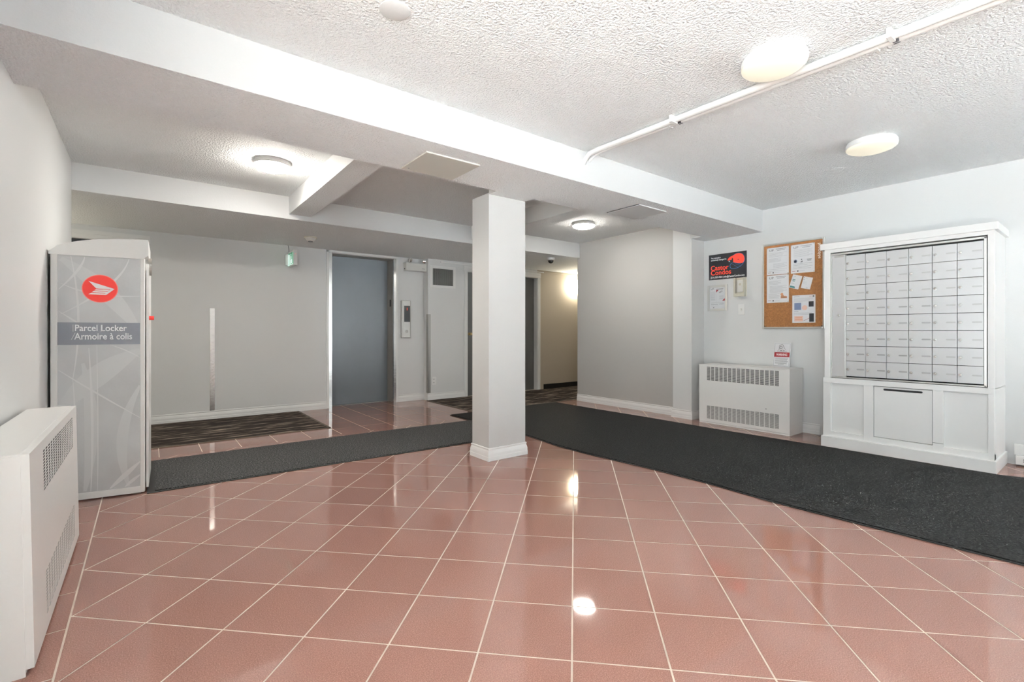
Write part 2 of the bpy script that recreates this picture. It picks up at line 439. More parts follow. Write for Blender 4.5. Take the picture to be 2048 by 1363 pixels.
# lift wall
lb = MB()
for x0, x1, z0, z1 in ((-3.0, -0.95, 0, ZH+.05), (-0.95, -0.05, 2.155, ZH+.05), (-0.05, 2.105, 0, ZH+.05), (2.105, 3.135, 2.275, ZH+.05), (3.135, 3.7, 0, ZH+.05)):
    lb.box(x0, x1, YB, YB+0.30, z0, z1)
struct('wall_back', lb, M['paint'])
hb = MB()
for x0, x1, z0 in ((3.635, 4.385, 0), (4.385, 5.10, 2.155), (5.10, 5.25, 0), (5.25, 5.97, 2.155)):
    hb.box(x0, x1, YH, YH+0.2, z0, ZH+.05)
struct('wall_service', hb, M['paint'])
struct('wall_hall', MB().box(5.97, 9.2, YH, YH+0.2, 0, ZH+.05), M['beige'])
struct('wall_hall_end', MB().box(9.0, 9.2, YA-0.1, YH+0.1, 0, ZH+.05), M['beige'])
struct('wall_hall_left_end', MB().box(-3.2, -3.0, Y2-T, YB+0.2, 0, ZH+.05), M['paint'])
struct('wall_hall_near', MB().box(-3.0, XL-T, Y2-T, Y2, 0, ZH+.05), M['paint'])
# window wall behind the camera
wf = MB()
wf.box(XL-T, 4.2, YF-T, YF, 0, ZC+.1).box(5.6, XR+T, YF-T, YF, 0, ZC+.1).box(4.2, 5.6, YF-T, YF, 2.42, ZC+.1).box(4.2, 5.6, YF-T, YF, 0, 0.06)
struct('light_leak_backing', MB().box(-1.2, 6.2, YB+0.32, YB+0.5, -0.1, ZH+.1).box(-3.2, 9.2, YB+0.28, YB+0.5, -0.1, 0.0), M['gap'])  # unseen dark backing added to stop light leaking around the doors
struct('wall_front', wf, M['paint'])
wn = MB()
for x in (4.2, 4.87, 5.54): wn.box(x, x+0.06, YF-0.12, YF-0.06, 0.06, 2.42)
wn.box(4.2, 5.6, YF-0.12, YF-0.06, 0.06, 0.12).box(4.2, 5.6, YF-0.12, YF-0.06, 2.36, 2.42).box(4.2, 5.6, YF-0.12, YF-0.06, 1.98, 2.03)
struct('window_1', wn, M['glass'])
wn = MB()
for y_ in (-3.8, -2.83, -1.86): wn.box(XR+.06, XR+.12, y_, y_+.06, 0.06, 2.42)
wn.box(XR+.06, XR+.12, -3.8, -1.8, 0.06, 0.12).box(XR+.06, XR+.12, -3.8, -1.8, 2.36, 2.42)
struct('added_window_2', wn, M['glass'])  # side glazing added out of view to light the left wall
wn = MB()
for y_ in (-2.0, -1.02, -0.04, 0.94): wn.box(XL-.12, XL-.06, y_, y_+.06, 0.06, 2.42)
wn.box(XL-.12, XL-.06, -2.0, 1.0, 0.06, 0.12).box(XL-.12, XL-.06, -2.0, 1.0, 2.36, 2.42)
struct('added_window_3', wn, M['glass'])  # side glazing added out of view to light right wall and ceiling
struct('bounce_snow_ground', MB().box(-60, 60, -60, 20, -0.4, -0.14), M['paving'])  # white ground put in outside to throw light up at the ceiling

# ---- ceilings and beams
struct('ceiling', MB().box(XL-T, XR+T, YF-T, Y2+0.05, ZC, ZC+0.12), M['stipple'])
struct('ceiling_hall', MB().box(-3.2, 9.2, Y2+0.02, YB+0.3, ZH, ZH+0.12), M['stipple'])
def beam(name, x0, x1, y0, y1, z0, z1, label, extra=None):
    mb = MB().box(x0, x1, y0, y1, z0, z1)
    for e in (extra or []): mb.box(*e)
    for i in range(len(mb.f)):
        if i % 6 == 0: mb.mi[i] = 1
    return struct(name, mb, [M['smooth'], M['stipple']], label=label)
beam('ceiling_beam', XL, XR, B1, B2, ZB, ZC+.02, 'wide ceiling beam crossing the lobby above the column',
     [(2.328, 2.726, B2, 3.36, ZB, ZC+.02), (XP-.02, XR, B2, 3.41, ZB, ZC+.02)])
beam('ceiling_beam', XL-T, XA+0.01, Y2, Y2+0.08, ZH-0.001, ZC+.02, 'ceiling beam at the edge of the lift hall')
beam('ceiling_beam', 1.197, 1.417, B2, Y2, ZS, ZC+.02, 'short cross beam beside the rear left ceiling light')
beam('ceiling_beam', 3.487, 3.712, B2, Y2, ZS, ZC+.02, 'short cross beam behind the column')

# ---- column with moulded base
col = struct('column', MB().box(2.326, 2.727, 3.357, 3.618, 0, ZB+.01), M['column'], label='square pale grey column standing in the middle of the lobby')
BPROF = [(0.0165, 0), (0.0165, 0.034), (0.0145, 0.038), (0.0145, 0.062), (0.010, 0.082), (0.0055, 0.094), (0.0085, 0.099), (0.0095, 0.105), (0.0075, 0.110), (0, 0.110)]
def base_loop(name, x0, x1, y0, y1, parent=None, k=1.0):
    mb = MB(); rows = []
    for o, z in BPROF:
        o *= k
        rows.append([(x0-o,y0-o,z),(x1+o,y0-o,z),(x1+o,y1+o,z),(x0-o,y1+o,z)])
    vs = [p for r in rows for p in r]; fs = []
    for i in range(len(rows)-1):
        for j in range(4): fs.append((i*4+j, i*4+(j+1)%4, (i+1)*4+(j+1)%4, (i+1)*4+j))
    mb.add(vs, fs)
    return struct(name, mb, M['white'], parent)
base_loop('column_base', 2.326, 2.727, 3.357, 3.618, col)
def base_run(name, p0, p1, nrm, label=None):
    """baseboard moulding from p0 to p1 on a wall whose outward normal is nrm"""
    mb = MB(); vs = []; n = len(BPROF)
    for p in (p0, p1): vs += [(p[0]+nrm[0]*o, p[1]+nrm[1]*o, z) for o, z in BPROF]
    fs = [(i, n+i, n+i+1, i+1) for i in range(n-1)]+[tuple(range(n)), tuple(reversed(range(n, 2*n)))]
    mb.add(vs, fs)
    return struct(name, mb, M['white'], label=label)
base_run('baseboard_back', (0.04, YB), (2.07, YB), (0, -1))
base_run('baseboard_back_right', (3.175, YB), (3.635, YB), (0, -1))
base_run('baseboard_service', (3.62, YH), (4.32, YH), (0, -1))
base_run('baseboard_alcove', (XA, 3.67), (XA, YA), (-1, 0))
base_run('baseboard_right', (XR, 2.05), (XR, 2.3), (-1, 0))
base_loop('baseboard_pier', XP, XR+0.05, 3.40, 3.67)
base_run('baseboard_left', (XL, 1.0), (XL, Y2), (1, 0))
struct('baseboard_hall', MB().box(6.13, 9.0, YH-0.012, YH, 0, 0.10), mat('black_vinyl_base', (0.006, 0.006, 0.006, 1), 0.5))
struct('trim_1', MB().box(5.97, 9.0, YH-0.012, YH, 2.262, 2.285), M['beige'])
struct('trim_2', MB().box(3.86, 6.13, YH-0.015, YH, 2.262, 2.282), M['white'])

# ---- lift: door_1
d1 = bpy.data.objects.new('door_1', None); C.objects.link(d1); d1.location = (2.62, 7.35, 0)
tag(d1, 'blue grey lift door in a stainless frame', kind='structure')
o1 = (2.62, 7.35, 0)
obj('door_panel', MB(*o1).box(2.10, 3.14, 7.36, 7.39, 0.004, 2.28), M['lift'], d1)
cs = MB(*o1); cs.bbox(2.066, 2.102, YB-0.018, YB+0.005, 0, 2.345, .003).bbox(3.140, 3.176, YB-0.018, YB+0.005, 0, 2.345-.045, .003).bbox(2.066, 3.176, YB-0.018, YB+0.005, 2.275, 2.345-.04, .003)
obj('casing', cs, M['white'], d1)
obj('jamb', MB(*o1).box(2.10, 2.1445, YB-0.02, YB+0.02, 0, 2.275), M['steel'], d1)
obj('jamb', MB(*o1).box(3.098, 3.140, YB-0.02, YB+0.02, 0, 2.275), M['steel'], d1)
obj('jamb_reveal', MB(*o1).box(2.10, 2.1445, YB+0.02, 7.36, 0, 2.275), M['jamb'], d1)
jr = obj('jamb_reveal', MB(*o1).box(3.098, 3.140, YB+0.02, 7.36, 0, 2.275), M['jamb'], d1)
obj('floor_indicator', MB(*o1).box(3.094, 3.10, 7.215, 7.262, 1.52, 1.63), M['black'], jr, loc=None)
obj('head_reveal', MB(*o1).box(2.14, 3.10, YB-0.0, 7.36, 2.262, 2.285), M['jamb'], d1)
obj('sill', MB(*o1).box(2.14, 3.10, 7.30, 7.36, -0.01, 0.002), M['steel_m'], d1)

def hinged_door(name, x0, x1, ydoor, label, leafmat, knob_left=True, right_casing=True, left_casing=True, yw=YH, head=2.155, knob=True):
    r = bpy.data.objects.new(name, None); C.objects.link(r); r.location = ((x0+x1)/2, ydoor, 0)
    tag(r, label, kind='structure'); o = tuple(r.location)
    obj('door_leaf', MB(*o).bbox(x0+.004, x1-.004, ydoor, ydoor+0.04, 0.006, head-.004, .002), leafmat, r)
    obj('stop', MB(*o).box(x0-.01, x0, yw, ydoor+.06, 0, head).box(x1, x1+.01, yw, ydoor+.06, 0, head).box(x0, x1, yw, ydoor+.06, head-0.003, head+.01), M['white'], r)
    cw = 0.072
    def casing(a, b, z0, z1):
        m = MB(*o); m.bbox(a, b, yw-0.016, yw+.002, z0, z1, .003)
        if b-a < z1-z0: m.bbox(a+.018 if a < x0 else a+.030, a+.042 if a < x0 else a+.054, yw-0.022, yw-.012, z0, z1, .003)
        else: m.bbox(a, b, yw-0.022, yw-.012, z0+.05, z0+.075, .003)
        obj('casing', m, M['white'], r)
    if left_casing: casing(x0-cw, x0-.004, 0, head)
    if right_casing: casing(x1+.004, x1+cw, 0, head)
    casing(x0-cw-.01, x1+cw+.01, head, head+0.095)
    if knob:
        kx = x0+0.07 if knob_left else x1-0.07
        kb = MB(*o); kb.cyl((kx, ydoor-.006, 1.08), 0.027, 0.006, 'y'); kb.cyl((kx, ydoor-.04, 1.08), 0.011, 0.036, 'y')
        kb.cyl((kx, ydoor-.066, 1.08), 0.022, 0.03, 'y', r2=0.027)
        obj('knob', kb, M['brass'], r, smooth=True)
    return r
hinged_door('door_2', 4.388, 5.10, YH+0.05, 'dark grey service door with brass knob left of the column', M['doorgrey'])
hinged_door('door_3', 5.255, 5.965, YH+0.09, 'dark grey service door right of the column', M['doorgrey'])
hinged_door('door_4', -0.95, -0.052, YB+0.05, 'near black door behind the parcel locker', M['doordark'], knob_left=False, yw=YB, head=2.155)

# ---- hall carpet and mats
def slab(poly, z0, z1): return MB().prism(poly, z0, z1)
hc = thing('hall_carpet', 'dark striated carpet strip along the lift wall, left of the lift', 'carpet', (0, 6.3, 0.0))
o_ = (0, 6.3, 0.0)
obj('pile', MB(*o_).prism([(-3, 5.665), (1.665, 5.665), (1.665, YB-.018), (-3, YB-.018)], 0.0005, 0.006), M['striped'], hc)
obj('edge_trim', MB(*o_).box(-3, 1.69, 5.645, 5.667, 0.0005, 0.0066).box(1.664, 1.69, 5.645, YB-.018, 0.0005, 0.0066), mat('carpet_edge_trim', srgb(96, 86, 74), 0.7), hc)
hc2 = thing('hall_carpet', 'dark striated carpet in the hall behind the column', 'carpet', (5, 6.3, 0.0))
o_ = (5, 6.3, 0.0)
obj('pile', MB(*o_).prism([(3.62, 5.585), (9, 5.585), (9, YH-.018), (3.62, YH-.018)], 0.0005, 0.006), M['striped'], hc2)
obj('edge_trim', MB(*o_).box(3.595, 3.622, 5.565, YH-.018, 0.0005, 0.0066).box(3.595, 9, 5.565, 5.587, 0.0005, 0.0066), mat('carpet_edge_trim_b', srgb(96, 86, 74), 0.7), hc2)
gm = thing('grey_runner_mat', 'grey loop pile runner mat crossing between locker and column', 'mat', (1.6, 4.5, 0))
o_ = (1.6, 4.5, 0)
gp = [(0.045, 4.118), (0.7, 4.092), (1.375, 4.083), (2.1, 4.055), (2.7, 4.038), (3.186, 4.035), (3.188, 5.032), (1.75, 5.085), (0.045, 5.085)]
go = [(0.0, 4.096), (0.7, 4.071), (1.375, 4.062), (2.1, 4.034), (2.7, 4.016), (3.196, 4.012), (3.198, 5.048), (1.75, 5.102), (0.0, 5.102)]
obj('pile', MB(*o_).prism(gp, 0.004, 0.011), M['greymat'], gm)
obj('rubber_edge', MB(*o_).prism(go, 0.0005, 0.005), M['rubber'], gm)
dm = thing('black_entrance_mat', 'long black entrance mat running past the mailboxes', 'mat', (4.2, 2.5, 0))
o_ = (4.2, 2.5, 0)
left = [(3.4, -1.9), (3.285, 0.2), (3.262, 0.6), (3.236, 1.0), (3.216, 1.4), (3.238, 1.9), (3.222, 2.37), (3.158, 3.05), (3.16, 3.45), (3.205, 3.88), (3.212, 4.6), (3.207, 5.538)]
right = [(5.112, 5.53), (5.112, 4.6), (5.138, 3.8), (5.126, 2.95), (5.165, 1.9), (5.196, 0.85), (5.205, 0.60), (5.29, 0.42), (5.4, -1.9)]
outl = list(reversed(left)); outl = left[::-1]
ring = left[:1]+right[::-1]+left[::-1][:-1]      # counter-clockwise
obj('pile', MB(*o_).prism([(x+(0.012 if x < 4 else -0.012), min(y, 5.525)) for x, y in ring], 0.004, 0.0125), M['blackmat'], dm)
obj('rubber_edge', MB(*o_).prism(ring, 0.0015, 0.006), M['rubber'], dm)

# ================================================================== THINGS
# ---- parcel locker
FR, FL, BR, BL = (-0.012, 4.135), (-0.490, 4.215), (0.004, 4.74), (-0.490, 4.74)
lk = thing('parcel_locker', 'grey and white parcel locker standing against the left wall', 'locker', (-0.25, 4.45, 0))
o_ = (-0.25, 4.45, 0)
obj('body', MB(*o_).prism([(FL[0], FL[1]+.012), (FR[0]-.004, FR[1]+.012), BR, BL], 0.012, 1.62), M['lockerw'], lk)
ang = math.atan2(FR[1]-FL[1], FR[0]-FL[0]); wid = math.hypot(FR[0]-FL[0], FR[1]-FL[1])
pn = obj('end_panel', MB().box(0.034, wid-0.022, 0.05, 1.607, -0.004, 0.004), M['lockerg'], lk)
pn.rotation_euler = (PI/2, 0, ang); pn.location = (FL[0]-o_[0], FL[1]-o_[1], 0)
def edge_part(name, mb, m):
    p = obj(name, mb, m, lk); p.rotation_euler = (PI/2, 0, ang); p.location = (FL[0]-o_[0], FL[1]-o_[1], 0); return p
edge_part('corner_post', MB().bbox(0.0, 0.036, 0.01, 1.61, -0.03, 0.010, .008), M['lockerw'])
edge_part('corner_post', MB().bbox(wid-0.024, wid, 0.01, 1.61, -0.02, 0.008, .003), M['lockerw'])
edge_part('bottom_rail', MB().bbox(0.02, wid-.02, 0.008, 0.052, -0.02, 0.008, .003), M['lockerw'])
# domed cap, high at the door side and sloping to the wall
cp = MB(); prof = []
W0, W1 = -0.006, wid+0.022
for i in range(25):
    t = i/24
    xx = W0+(W1-W0)*t
    z = 1.612 + 0.128*(1-(1-t)**2.3)**0.75*0.78 + 0.024*min(1, t*12)
    if i == 0: z = 1.622
    prof.append((xx, z))
poly = [(W0, 1.604)]+prof+[(W1, 1.632), (W1-.02, 1.612), (W1-.03, 1.604)]
poly = poly[::-1]
n = len(poly)
vs = [(x, z, 0.014) for x, z in poly]+[(x-0.080, z, -0.55) for x, z in poly]
cp.add(vs, [tuple(range(n)), tuple(reversed(range(n, 2*n)))]+[(i, i+n, (i+1) % n+n, (i+1) % n) for i in range(n)])
edge_part('roof_cap', cp, M['lockerw'])
# door side
obj('door', MB(*o_).prism([(-0.004, 4.165), (0.010, 4.165), (0.026, 4.72), (0.010, 4.72)], 0.03, 1.58), M['lockerw'], lk)
obj('door_seam', MB(*o_).prism([(0.006, 4.30), (0.0135, 4.30), (0.0145, 4.335), (0.006, 4.335)], 0.03, 1.58), M['gap'], lk)
obj('roller', MB(*o_).cyl((0.006, 4.32, 1.575), 0.062, 0.022, 'x', n=28), M['steel_m'], lk)
obj('lock', MB(*o_).cyl((0.010, 4.25, 1.205), 0.014, 0.03, 'x', n=16), M['red'], lk)
# print on the end panel (local x right, y up)
Z1 = 0.0046
sw = MB()
def arc(p0, p1, p2, w, k0=.25, k1=1.0):
    global Z1
    Z1 += 0.00004
    pts = []
    for i in range(19):
        t = i/18
        pts.append(((1-t)**2*p0[0]+2*t*(1-t)*p1[0]+t*t*p2[0], (1-t)**2*p0[1]+2*t*(1-t)*p1[1]+t*t*p2[1], k0+(k1-k0)*math.sin(PI*t)))
    sw.ribbon(pts, w, Z1)
arc((.04, .86), (.2, .72), (.46, .52), .010); arc((.10, 1.6), (.17, 1.2), (.11, .80), .012)
arc((.04, 1.38), (.16, 1.52), (.17, 1.60), .014); arc((.40, 1.60), (.36, 1.42), (.05, 1.22), .014)
arc((.11, .80), (.13, .5), (.12, .06), .010); arc((.19, 1.0), (.22, .5), (.20, .055), .014); arc((.23, 1.05), (.24, .5), (.235, .055), .006)
arc((.30, .06), (.38, .14), (.46, .22), .030); arc((.38, .06), (.42, .10), (.46, .13), .020)
arc((.05, 1.42), (.2, 1.33), (.46, 1.35), .010); arc((.04, 1.24), (.14, 1.16), (.17, 1.14), .010); arc((.30, 1.02), (.40, .98), (.46, .93), .007)
small(obj('swirl_print', sw, M['swirl'], pn))
sw = MB(); Z1 = 0.0041
arc((.05, 1.58), (.30, 1.40), (.46, 1.10), .10); arc((.04, .60), (.22, .84), (.46, .98), .13); arc((.16, .9), (.24, .5), (.17, .06), .07); arc((.40, .06), (.30, .4), (.46, .74), .06)
small(obj('pale_swirl_print', sw, mat('faint_swirl_print', (0.635, 0.65, 0.65, 1), 0.2), pn))
Z1 = 0.0046
bd = obj('name_band', MB().box(0.034, wid-0.022, 1.022, 1.168, 0.0044, 0.0054), M['band'], pn)
text('lettering', 'Parcel Locker', 0.060, M['whiteprint'], bd, 0.118, 1.112, 0.0058, bold=0.0008, width=0.268)
text('lettering', 'Armoire à colis', 0.060, M['whiteprint'], bd, 0.118, 1.057, 0.0058, bold=0.0008, width=0.300)
sl = MB(); sl.add([(.110,1.108,.0058),(.113,1.108,.0058),(.113,1.154,.0058),(.110,1.154,.0058)], [(0,1,2,3)])
sl.add([(.102,1.056,.0058),(.105,1.056,.0058),(.124,1.101,.0058),(.121,1.101,.0058)], [(0,1,2,3)])
sl.add([(.252,1.108,.0058),(.254,1.108,.0058),(.254,1.150,.0058),(.252,1.150,.0058)], [(0,1,2,3)])
small(obj('slash_marks', sl, M['swirl'], bd))
lx, ly = 0.248, 1.393
em = MB()
el = [(lx+0.0935*math.cos(2*PI*i/48), ly+0.092*math.sin(2*PI*i/48)) for i in range(48)]
em.prism(el, 0.0044, 0.0052)
emo = obj('emblem_rim', em, mat('pale_red_rim', srgb(238, 120, 110), .35), pn)
em = MB(); em.prism([(lx+0.089*math.cos(2*PI*i/48), ly+0.0875*math.sin(2*PI*i/48)) for i in range(48)], 0.0050, 0.0058)
emo = obj('emblem_disc', em, M['red'], pn)
wg = MB()
def lp(a, b): return (lx+(a-752)/480*0.187, ly-(b-382)/372*0.182)   # position inside the emblem
wz = (0.0060, 0.0066)
wg.prism([lp(600,283), lp(700,380), lp(890,388), lp(945,380)], *wz)
wg.prism([lp(890,389), lp(945,381), lp(835,465), lp(820,440), lp(860,412)], *wz)
for a, b, c, d, e_, f_ in ((692, 384, 885, 393, 862, 409), (668, 412, 858, 416, 832, 436), (636, 438, 830, 443, 835, 466)):
    pass
wg.prism([lp(700,391), lp(676,407), lp(852,413), lp(880,393)], *wz)
wg.prism([lp(668,414), lp(646,432), lp(826,440), lp(850,420)], *wz)
wg.prism([lp(638,441), lp(598,462), lp(832,466), lp(826,446)], *wz)
obj('emblem_wing', wg, M['whiteprint'], emo)

# ---- left convector heater (leans back very slightly)
def quad_fill(mb, x0, x1, y0, y1, z): mb.add([(x0,y0,z),(x1,y0,z),(x1,y1,z),(x0,y1,z)], [(0,1,2,3)])
def heater_front(parent, L, H, z, gx0, gx1, gy, nx, ny, hw, hh, slot, m, name='front_panel'):
    """sheet in local xy (0..L, 0..H) with two real grilles; gy: two (y0,y1) ranges"""
    mb = MB()
    (a0, a1), (b0, b1) = gy       # lower, upper
    y0 = 0.022
    quad_fill(mb, 0, L, y0, a0, z); quad_fill(mb, 0, L, a1, b0, z); quad_fill(mb, 0, L, b1, H, z)
    for p, q in gy:
        quad_fill(mb, 0, gx0, p, q, z); quad_fill(mb, gx1, L, p, q, z)
        mb.perf(gx0, gx1, p, q, nx, ny, hw, hh, z, 0.0009, slot)
    # returns of the sheet
    mb.add([(0,y0,z),(0,H,z),(0,H,z-.022),(0,y0,z-.022)], [(0,1,2,3)]); mb.add([(L,y0,z),(L,H,z),(L,H,z-.022),(L,y0,z-.022)], [(3,2,1,0)])
    mb.add([(0,H,z),(L,H,z),(L,H,z-.022),(0,H,z-.022)], [(0,1,2,3)]); mb.add([(0,y0,z),(L,y0,z),(L,y0,z-.022),(0,y0,z-.022)], [(3,2,1,0)])
    return obj(name, mb, m, parent)
HL0, HL1 = 2.155, 3.43
h1 = thing('convector_heater', 'white enamel convector heater in the left foreground against the left wall', 'heater', (-0.287, HL0, 0), (PI/2, math.radians(-1.0), PI/2))
# local: x along +Y, y up, z towards the room (+X); the slight roll leans it to the wall
h1.rotation_euler = Euler((PI/2, 0, PI/2)); 
h1.rotation_euler = (Matrix.Rotation(math.radians(-1.0), 3, 'Y') @ Euler((PI/2, 0, PI/2)).to_matrix()).to_euler()
L = HL1-HL0; D = 0.186; H = 0.712
heater_front(h1, L, H, 0.0, 0.24, 1.11, ((0.075, 0.235), (0.525, 0.675)), 15, 14, 0.043, 0.0084, False, M['enamel'])
cb = MB()
cb.add([(0.002,.022,-.016),(L-.002,.022,-.016),(L-.002,.022,-D),(0.002,.022,-D),(0.002,H-.002,-.016),(L-.002,H-.002,-.016),(L-.002,H-.002,-D),(0.002,H-.002,-D)],
       [(0,3,2,1),(4,5,6,7),(1,2,6,5),(0,4,7,3)])
obj('cabinet', cb, M['enamel'], h1)
obj('end_panel', MB().bbox(-0.003, 0.003, 0.0, H-.003, -D, -0.020, .001), M['enamel'], h1)
obj('top_panel', MB().bbox(0.0, L, H-.003, H+.002, -D, -0.022, .001), M['enamel'], h1)
obj('painted_tone_backing', MB().box(0.01, L-.01, 0.45, H-.01, -0.10, -0.06), M['heatdark'], h1)  # dark sheet painted as the shade behind the upper holes
obj('painted_tone_backing', MB().box(0.01, L-.01, 0.03, 0.30, -0.05, -0.03), M['heatlit'], h1)  # paler sheet painted as light bounced in through the lower holes
obj('base_skirt', MB().box(0.01, L-.01, 0.002, 0.03, -D, -0.022), M['enamel'], h1)

# ---- right convector heater
h2 = thing('convector_heater', 'white slotted convector heater below the notice board', 'heater', (5.414, 3.256, 0), RX)
L2, H2 = 1.043, 0.70
heater_front(h2, L2, H2, 0.0, 0.097, 0.940, ((0.060, 0.218), (0.523, 0.688)), 16, 16, 0.0415, 0.0062, True, M['enamel'])
cb = MB(); D2 = 0.335
cb.add([(0.002,.0,-.014),(L2-.002,.0,-.014),(L2-.002,.0,-D2),(0.002,.0,-D2),(0.002,H2,-.014),(L2-.002,H2,-.014),(L2-.002,H2,-D2),(0.002,H2,-D2)],
       [(0,3,2,1),(4,5,6,7),(1,2,6,5),(0,4,7,3)])
obj('cabinet', cb, M['enamel'], h2)
obj('bottom_rail', MB().bbox(0.001, L2-.001, 0.001, 0.019, -0.014, -.0005, .002), M['enamel'], h2)
obj('painted_tone_backing', MB().box(0.02, L2-.02, 0.46, H2-.012, -0.09, -0.05), M['heatdark'], h2)  # painted shade for the upper slots
obj('painted_tone_backing', MB().box(0.02, L2-.02, 0.03, 0.30, -0.05, -0.022), M['heatlit'], h2)  # painted floor bounce for the lower slots
obj('top_panel', MB().bbox(-.002, L2+.002, H2, H2+0.014, -D2, 0.003, .004), M['enamel'], h2)
obj('screw', MB().cyl((0.80, 0.262, -.001), 0.006, 0.004, 'z', n=12), M['steel_m'], h2)

# ---- mailbox cabinet (local x to the right along -Y, y up, z towards the room)
MX = 5.252
mc = thing('mailbox_cabinet', 'white built-in cabinet holding a bank of aluminium mailboxes', 'mailbox unit', (MX, 1.838, 0), RX)
WM = 1.185; DM = XR-MX
cw = obj('carcass', MB().box(0, WM, 0, 0.66, -DM, -0.055).box(0, WM, 0.655, 1.92, -DM, -0.06), M['cabinet'], mc)
x_l, x_r = 0.060, 1.146        # mailbox opening
z_b, z_t = 0.668, 1.872
st = lambda *a: obj('face_frame', MB().bbox(*a, .0025), M['cabinet'], mc)
st(0.008, x_l, 0.655, 1.925, -0.07, 0.0); st(x_r, WM, 0.655, 1.925, -0.07, 0.0)
st(x_l-.002, x_r+.002, z_t, 1.925, -0.07, 0.0)
obj('cornice', MB().bbox(-0.022, WM+0.022, 1.905, 1.965, -DM, 0.022, .003), M['cabinet'], mc)
st(-0.002, WM, 0.618, z_b-.002, -0.06, 0.004)            # rail under the mailboxes
st(-0.002, 0.062, 0.10, 0.625, -0.06, 0.003); st(0.328, 0.402, 0.10, 0.625, -0.06, 0.003)
st(0.815, 0.885, 0.10, 0.625, -0.06, 0.003); st(1.148, WM, 0.10, 0.625, -0.06, 0.003)
st(-0.002, WM, 0.10, 0.152, -0.06, 0.0025)
obj('joint_crack', MB().box(0.816, 0.884, 0.176, 0.1785, 0.002, 0.0034), M['gap'], mc)
obj('recessed_panel', MB().box(0.055, 0.335, 0.145, 0.625, -0.06, -0.028), M['cabinet'], mc)
obj('recessed_panel', MB().box(0.88, 1.155, 0.145, 0.625, -0.06, -0.028), M['cabinet'], mc)
obj('plinth', MB().bbox(-0.012, WM+0.014, 0.0, 0.102, -DM, 0.034, .005), M['cabinet'], mc)
obj('drawer_gap', MB().box(0.400, 0.817, 0.150, 0.62, -0.06, -0.022), M['gap'], mc)
dr = obj('drawer', MB().bbox(0.406, 0.811, 0.156, 0.613, -0.045, -0.008, .002), M['cabinet'], mc)
sp = []
for i in range(25):
    a = PI/2+PI*i/24; sp.append((0.484+0.0085*math.cos(a), 0.590+0.0085*math.sin(a)))
for i in range(25):
    a = -PI/2+PI*i/24; sp.append((0.740+0.0085*math.cos(a), 0.590+0.0085*math.sin(a)))
obj('finger_slot', MB().prism(sp, -0.0085, -0.0072), M['gap'], dr)
# aluminium bank
obj('bank_gap', MB().box(x_l-.001, x_r+.001, z_b-.001, z_t+.001, -0.06, -0.050), M['gap'], mc)
def alu(*a): return obj('bank_frame', MB().bbox(*a, .0015), M['alu_edge'], mc)
alu(x_l+.003, x_l+.010, z_b+.003, z_t-.010, -0.05, -0.010)
alu(x_r-.022, x_r-.006, z_b+.003, z_t-.012, -0.05, -0.006)
alu(x_l+.003, x_r-.006, z_t-.026, z_t-.010, -0.05, -0.006)
alu(x_l+.003, x_r-.006, z_b+.003, z_b+.013, -0.05, -0.006)
alu(0.1755, 0.181, z_b+.013, z_t-.030, -0.05, -0.012)
sd = obj('lock_stile', MB().bbox(x_l+.011, 0.1745, z_b+.014, z_t-.028, -0.05, -0.014, .001), M['alu'], mc)
lockm = MB(); lockm.cyl((0, 0, -.002), 0.0085, 0.005, 'z', n=18); lockm.cyl((0, 0, 0.003), 0.0055, 0.004, 'z', n=14)
lock_me = lockm.mesh('lock'); lock_me.materials.append(M['chrome'])
keym = MB().box(-.0012, .0012, -.0045, .0045, 0.0068, 0.0074).mesh('keyhole'); keym.materials.append(M['gap'])
def add_lock(par, x, y, z, s=1.0):
    o = bpy.data.objects.new('lock', lock_me); C.objects.link(o); o.parent = par; o.location = (x, y, z); o.scale = (s, s, 1); return o
add_lock(sd, 0.127, 1.267, -0.012, 1.1)
npm = MB().bbox(0.088, 0.165, 1.822, 1.838, -0.015, -0.0125, .001)
obj('maker_plate', npm, M['steel_m'], sd)
bx0, bx1, by0, by1 = 0.182, x_r-.023, 0.690, 1.834
cwid, chei = (bx1-bx0)/6, (by1-by0)/8
door_me = MB().bbox(.0019, cwid-.0019, .0019, chei-.0019, -0.02, 0, .001).mesh('mailbox_door'); door_me.materials.append(M['alu'])
plm = MB()
pts = []
for i in range(13):
    a = PI/2+PI*i/12; pts.append((0.006+0.0062*math.cos(a), 0.0062*math.sin(a)))
for i in range(13):
    a = -PI/2+PI*i/12; pts.append((0.054+0.0062*math.cos(a), 0.0062*math.sin(a)))
plm.prism(pts, 0, 0.0012)
pl_a = plm.mesh('label_plate'); pl_a.materials.append(mat('satin_label_plate', (0.33, 0.33, 0.33, 1), 0.35, metal=0.3))
pl_b = plm.mesh('label_plate'); pl_b.materials.append(mat('pale_label_plate', (0.43, 0.43, 0.43, 1), 0.35, metal=0.2))
nm_me = MB().add([(.018,-.0018,.0014),(.042,-.0018,.0014),(.042,.0018,.0014),(.018,.0018,.0014)], [(0,1,2,3)]).mesh('name_strip'); nm_me.materials.append(M['inkm'])
for i in range(6):
    for j in range(8):
        dz = -0.0135
        d = bpy.data.objects.new('mailbox_door', door_me); C.objects.link(d); d.parent = mc
        d.location = (bx0+i*cwid, by0+j*chei, dz)
        add_lock(d, 0.018, chei*0.46, 0, 1.25)
        p = bpy.data.objects.new('label_plate', pl_b if (j > 4 or i > 3) else pl_a); C.objects.link(p); p.parent = d
        p.location = (cwid*0.56, chei*0.47, 0)
obj('name_strip_row', MB().box(0.185, 0.243, 1.248, 1.2505, -0.0125, -0.0105), M['steel_m'], mc)

